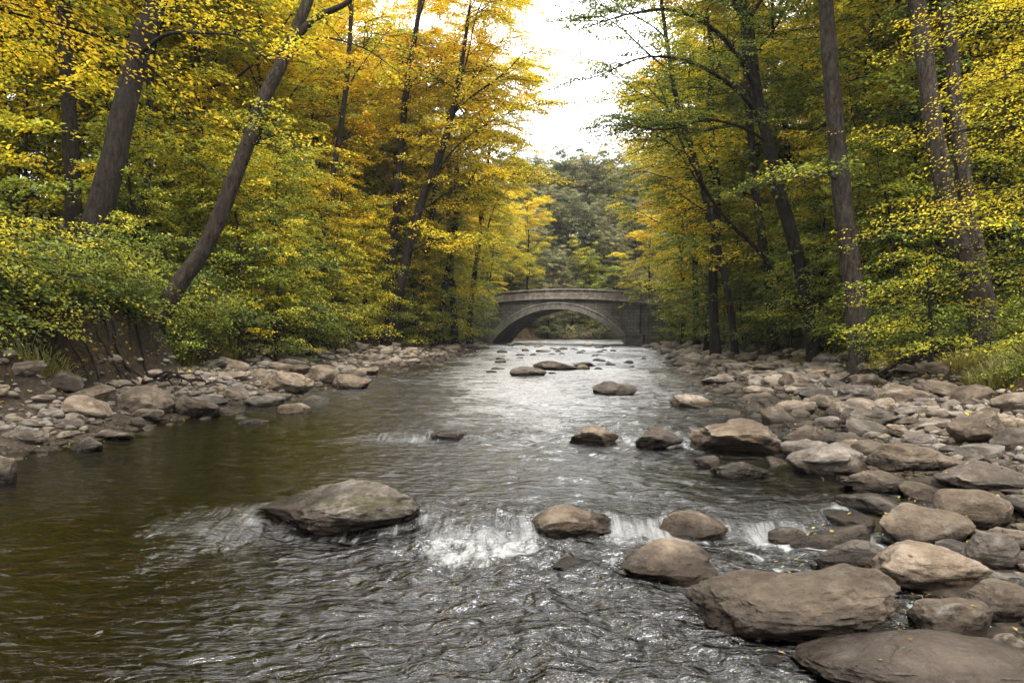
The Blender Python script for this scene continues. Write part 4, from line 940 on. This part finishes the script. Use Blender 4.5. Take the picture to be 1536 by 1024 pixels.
# ------------------------------------------------------------------ grasses, roots, litter
def grass_mesh(name, spots, mat, r):
    """arching blades"""
    P = []; N = 0; C = []; A = []; E = []; L = []; T = []
    for x, Y, rad, n, ln, tone in spots:
        a = r.uniform(0, 6.28, n); q = rad*np.sqrt(r.random(n)); X = x+q*np.cos(a); YY = Y+q*np.sin(a)
        C.append(np.stack([X, YY, terrain(X, YY)-.02], 1)); A.append(a+r.normal(0, .8, n)); L.append(ln*r.uniform(.5, 1.2, n)); T.append(tone+r.normal(0, .09, n))
    C = np.concatenate(C); A = np.concatenate(A); L = np.concatenate(L); T = np.concatenate(T); n = len(A)
    out = r.uniform(.25, .8, n); s = np.linspace(0, 1, 5)
    h = np.stack([np.cos(A), np.sin(A), 0*A], 1); w = np.stack([-np.sin(A), np.cos(A), 0*A], 1)
    X = C[:, None]+h[:, None]*(L[:, None]*out[:, None]*s**1.6)[..., None]+np.array([0, 0, 1])*(L[:, None]*(s*1.0-.45*out[:, None]*1.4*s**2.4))[..., None]
    wd = .006+.006*L[:, None]*(1-s)[None]
    V = np.stack([X-w[:, None]*wd[..., None], X+w[:, None]*wd[..., None]], 2).reshape(-1, 3)
    i = (np.arange(n)*10)[:, None]+(np.arange(4)*2)[None]; Fc = np.stack([i, i+1, i+3, i+2], -1).reshape(-1, 4)
    return mesh_np(name, V, [Fc], mat, None, False, {'tone': np.repeat(T, 4)})
r = np.random.default_rng(44)
for (px, py, rad, n, ln, tn, lab) in [(1505,562,.6,900,.42,.50,'yellow-green ferny tussock overhanging the beach at the right edge'), (1440,548,.4,400,.35,.55,'grassy tussock beside the ferny one'), (330,522,.5,600,.5,.55,'dry bushy tussock on the left bank below the leaning tree'),
                                     (270,545,.4,400,.5,.5,'low grass tuft at the foot of the left bank'), (1210,540,.4,300,.4,.6,'grass tuft at the foot of the arching tree'), (1330,545,.5,300,.4,.6,'grass tuft right of the tall straight trunk'), (60,560,.5,400,.5,.5,'grass tuft at the foot of the bank near the left edge')]:
    x, Y, z = hit(px, py)
    o = link('grass_tuft', grass_mesh('grass_tuft', [(x, Y, rad, n, ln, tn)], M['dry_grass'], r)); tag(o, lab, 'grass', 'grass tufts on the banks', 'stuff')
# exposed roots on the washed-out left bank
def roots(px, py, n, seed, label, w=1.6, top=1.1):
    x, Y, z = hit(px, py); r = np.random.default_rng(seed); tb = []
    for i in range(n):
        x0 = x+r.uniform(-w, w)-.6; Y0 = Y+r.uniform(-.5, .9); q = np.linspace(0, 1, 10)
        az = -.2+r.normal(0, .6); ln = r.uniform(.8, 2.0)
        X = x0+np.cos(az)*ln*q+.10*np.sin(q*9+i); YY = Y0-.8*ln*q*abs(np.sin(az)+.3)+.1*np.cos(q*7+i)
        g = terrain(X, YY); Z = g+.05+.22*np.sin(PI*q)*r.random()+.05*np.sin(q*11+i)
        ra = r.uniform(.012, .045); tb.append(tubes(np.stack([X, YY, Z], 1)[None], (ra*(1-.75*q)+.008)[None], 6))
    V, Fc = join(tb); o = link('root_tangle', mesh_np('root_tangle', V, [Fc], M['bark_dark'], None, True)); tag(o, label, 'roots')
roots(190, 540, 15, 1, 'tangle of pale exposed roots on the eroded bank below the leaning tree')
roots(110, 540, 12, 2, 'dark exposed roots on the eroded bank left of the pale tangle')
roots(430, 520, 18, 3, 'exposed roots on the bank beyond the dry tussock')
roots(1340, 560, 12, 4, 'exposed roots crossing the soil beyond the tall straight trunk', 1.2)
# fallen leaves and twigs
def litter():
    r = np.random.default_rng(70); n = 16000
    Y = 3.4*np.exp(r.random(n)*math.log(60/3.4)); s = r.random(n) < .6
    x = np.where(s, XR(Y)+.4+(XBR(Y)+7-XR(Y))*r.random(n)**.6, XL(Y)-.5-(XL(Y)-XBL(Y)+6)*r.random(n)**.6)
    k = (np.abs(x) < .75*Y+1); x = x[k]; Y = Y[k]; on = np.maximum(XBL(Y)-x, x-XBR(Y)) > -.3; k = on | (r.random(len(x)) < .16); x = x[k]; Y = Y[k]
    C = np.stack([x, Y, terrain(x, Y)+.02+.05*r.random(len(x))], 1); n = len(x)
    me = leaves_mesh('leaf_litter', r, C, r.uniform(0, 6.28, n), r.uniform(.05, .10, n), r.normal(.75, .14, n), M['leaf_mixed'], .25)
    tag(link('leaf_litter', me), 'fallen yellow and brown leaves on the banks', 'leaves', None, 'stuff')
litter()
r = np.random.default_rng(71); LS = np.array(leaf_spots); n_ = len(LS)
tag(link('leaf_litter', leaves_mesh('leaf_litter', r, LS, r.uniform(0, 6.28, n_), r.uniform(.028, .055, n_), r.normal(.86, .2, n_), M['litter'], .12)), 'yellow leaves caught on the beach stones and drifting on the water', 'leaves', None, 'stuff')

# ------------------------------------------------------------------ light, sky, haze, camera
def world():
    w = bpy.data.worlds.new('World'); scene.world = w; w.use_nodes = True; t = w.node_tree; t.nodes.clear()
    sky = t.nodes.new('ShaderNodeTexSky'); sky.sky_type = 'NISHITA'; sky.sun_disc = False; sky.sun_elevation = math.radians(SUN_EL); sky.sun_rotation = math.radians(SUN_ROT)
    sky.air_density = 1.2; sky.dust_density = 4
    bw = t.nodes.new('ShaderNodeRGBToBW'); t.links.new(sky.outputs[0], bw.inputs[0])
    tc = t.nodes.new('ShaderNodeTexCoord'); n = t.nodes.new('ShaderNodeTexNoise'); n.inputs['Scale'].default_value = 2.2; n.inputs['Detail'].default_value = 6; t.links.new(tc.outputs['Generated'], n.inputs['Vector'])
    cr = t.nodes.new('ShaderNodeValToRGB'); cr.color_ramp.elements[0].position = .3; cr.color_ramp.elements[0].color = (15, 15.1, 15.3, 1); cr.color_ramp.elements[1].position = .75; cr.color_ramp.elements[1].color = (19, 19, 18.9, 1)
    t.links.new(n.outputs[0], cr.inputs[0])
    # bright lobe added to the sky ahead so the water reflects silver
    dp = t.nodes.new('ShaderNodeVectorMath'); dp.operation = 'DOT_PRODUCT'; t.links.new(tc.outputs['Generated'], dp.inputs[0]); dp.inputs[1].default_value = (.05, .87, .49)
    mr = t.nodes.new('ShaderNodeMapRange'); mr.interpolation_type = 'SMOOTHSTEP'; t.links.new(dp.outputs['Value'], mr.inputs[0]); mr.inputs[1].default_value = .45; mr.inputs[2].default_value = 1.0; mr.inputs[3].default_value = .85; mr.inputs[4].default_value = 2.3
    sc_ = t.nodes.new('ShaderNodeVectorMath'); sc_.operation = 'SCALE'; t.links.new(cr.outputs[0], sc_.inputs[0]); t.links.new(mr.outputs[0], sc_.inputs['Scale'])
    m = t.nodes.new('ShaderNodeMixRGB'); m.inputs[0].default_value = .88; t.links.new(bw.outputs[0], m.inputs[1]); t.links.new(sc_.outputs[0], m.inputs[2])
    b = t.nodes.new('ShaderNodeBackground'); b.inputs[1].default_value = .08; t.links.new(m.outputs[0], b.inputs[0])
    o = t.nodes.new('ShaderNodeOutputWorld'); t.links.new(b.outputs[0], o.inputs[0])
def haze(dens):
    lo_ = Vector((-430, -70, -6)); hi_ = Vector((430, 530, 75))
    V = [[x, y, z] for z in (lo_.z, hi_.z) for y in (lo_.y, hi_.y) for x in (lo_.x, hi_.x)]
    me = mesh_np('haze', V, [np.array([(0, 2, 3, 1), (4, 5, 7, 6), (0, 1, 5, 4), (2, 6, 7, 3), (0, 4, 6, 2), (1, 3, 7, 5)])])
    m = bpy.data.materials.new('air'); m.use_nodes = True; t = m.node_tree; t.nodes.clear(); o = t.nodes.new('ShaderNodeOutputMaterial'); p = t.nodes.new('ShaderNodeVolumePrincipled')
    p.inputs['Density'].default_value = dens; p.inputs['Color'].default_value = (.93, .95, .97, 1); p.inputs['Anisotropy'].default_value = .0; t.links.new(p.outputs[0], o.inputs['Volume']); me.materials.append(m)
    tag(link('haze', me), kind='stuff')
haze(.0003)
SUN_EL = 58; SUN_ROT = 172       # the sun stands high behind the viewer, behind thin cloud
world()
ld = bpy.data.lights.new('sun', 'SUN'); ld.energy = 2.5; ld.angle = math.radians(14); ld.color = (1.0, .92, .80)
lo = bpy.data.objects.new('sun', ld); COL.objects.link(lo)
d = Vector((math.sin(math.radians(SUN_ROT))*math.cos(math.radians(SUN_EL)), math.cos(math.radians(SUN_ROT))*math.cos(math.radians(SUN_EL)), math.sin(math.radians(SUN_EL))))
lo.rotation_euler = d.to_track_quat('Z', 'Y').to_euler()

cam = bpy.data.cameras.new('camera'); co = bpy.data.objects.new('camera', cam); COL.objects.link(co); scene.camera = co
co.location = (0, 0, CZ); co.rotation_euler = (math.radians(90), 0, 0)
cam.lens = F/1536*36; cam.sensor_width = 36; cam.shift_y = -(512-HY)/1536; cam.clip_end = 2000; cam.clip_start = .1
vs = scene.view_settings; vs.view_transform = 'Standard'; vs.look = 'None'; vs.gamma = 1; vs.exposure = 1.08
cy = scene.cycles; cy.max_bounces = 7; cy.diffuse_bounces = 4; cy.glossy_bounces = 3; cy.transmission_bounces = 4; cy.transparent_max_bounces = 6; cy.volume_bounces = 0
cy.use_denoising = True; cy.sample_clamp_indirect = 4; cy.caustics_reflective = False; cy.caustics_refractive = False
cy.use_adaptive_sampling = True; cy.adaptive_threshold = .025
scene.render.use_persistent_data = False
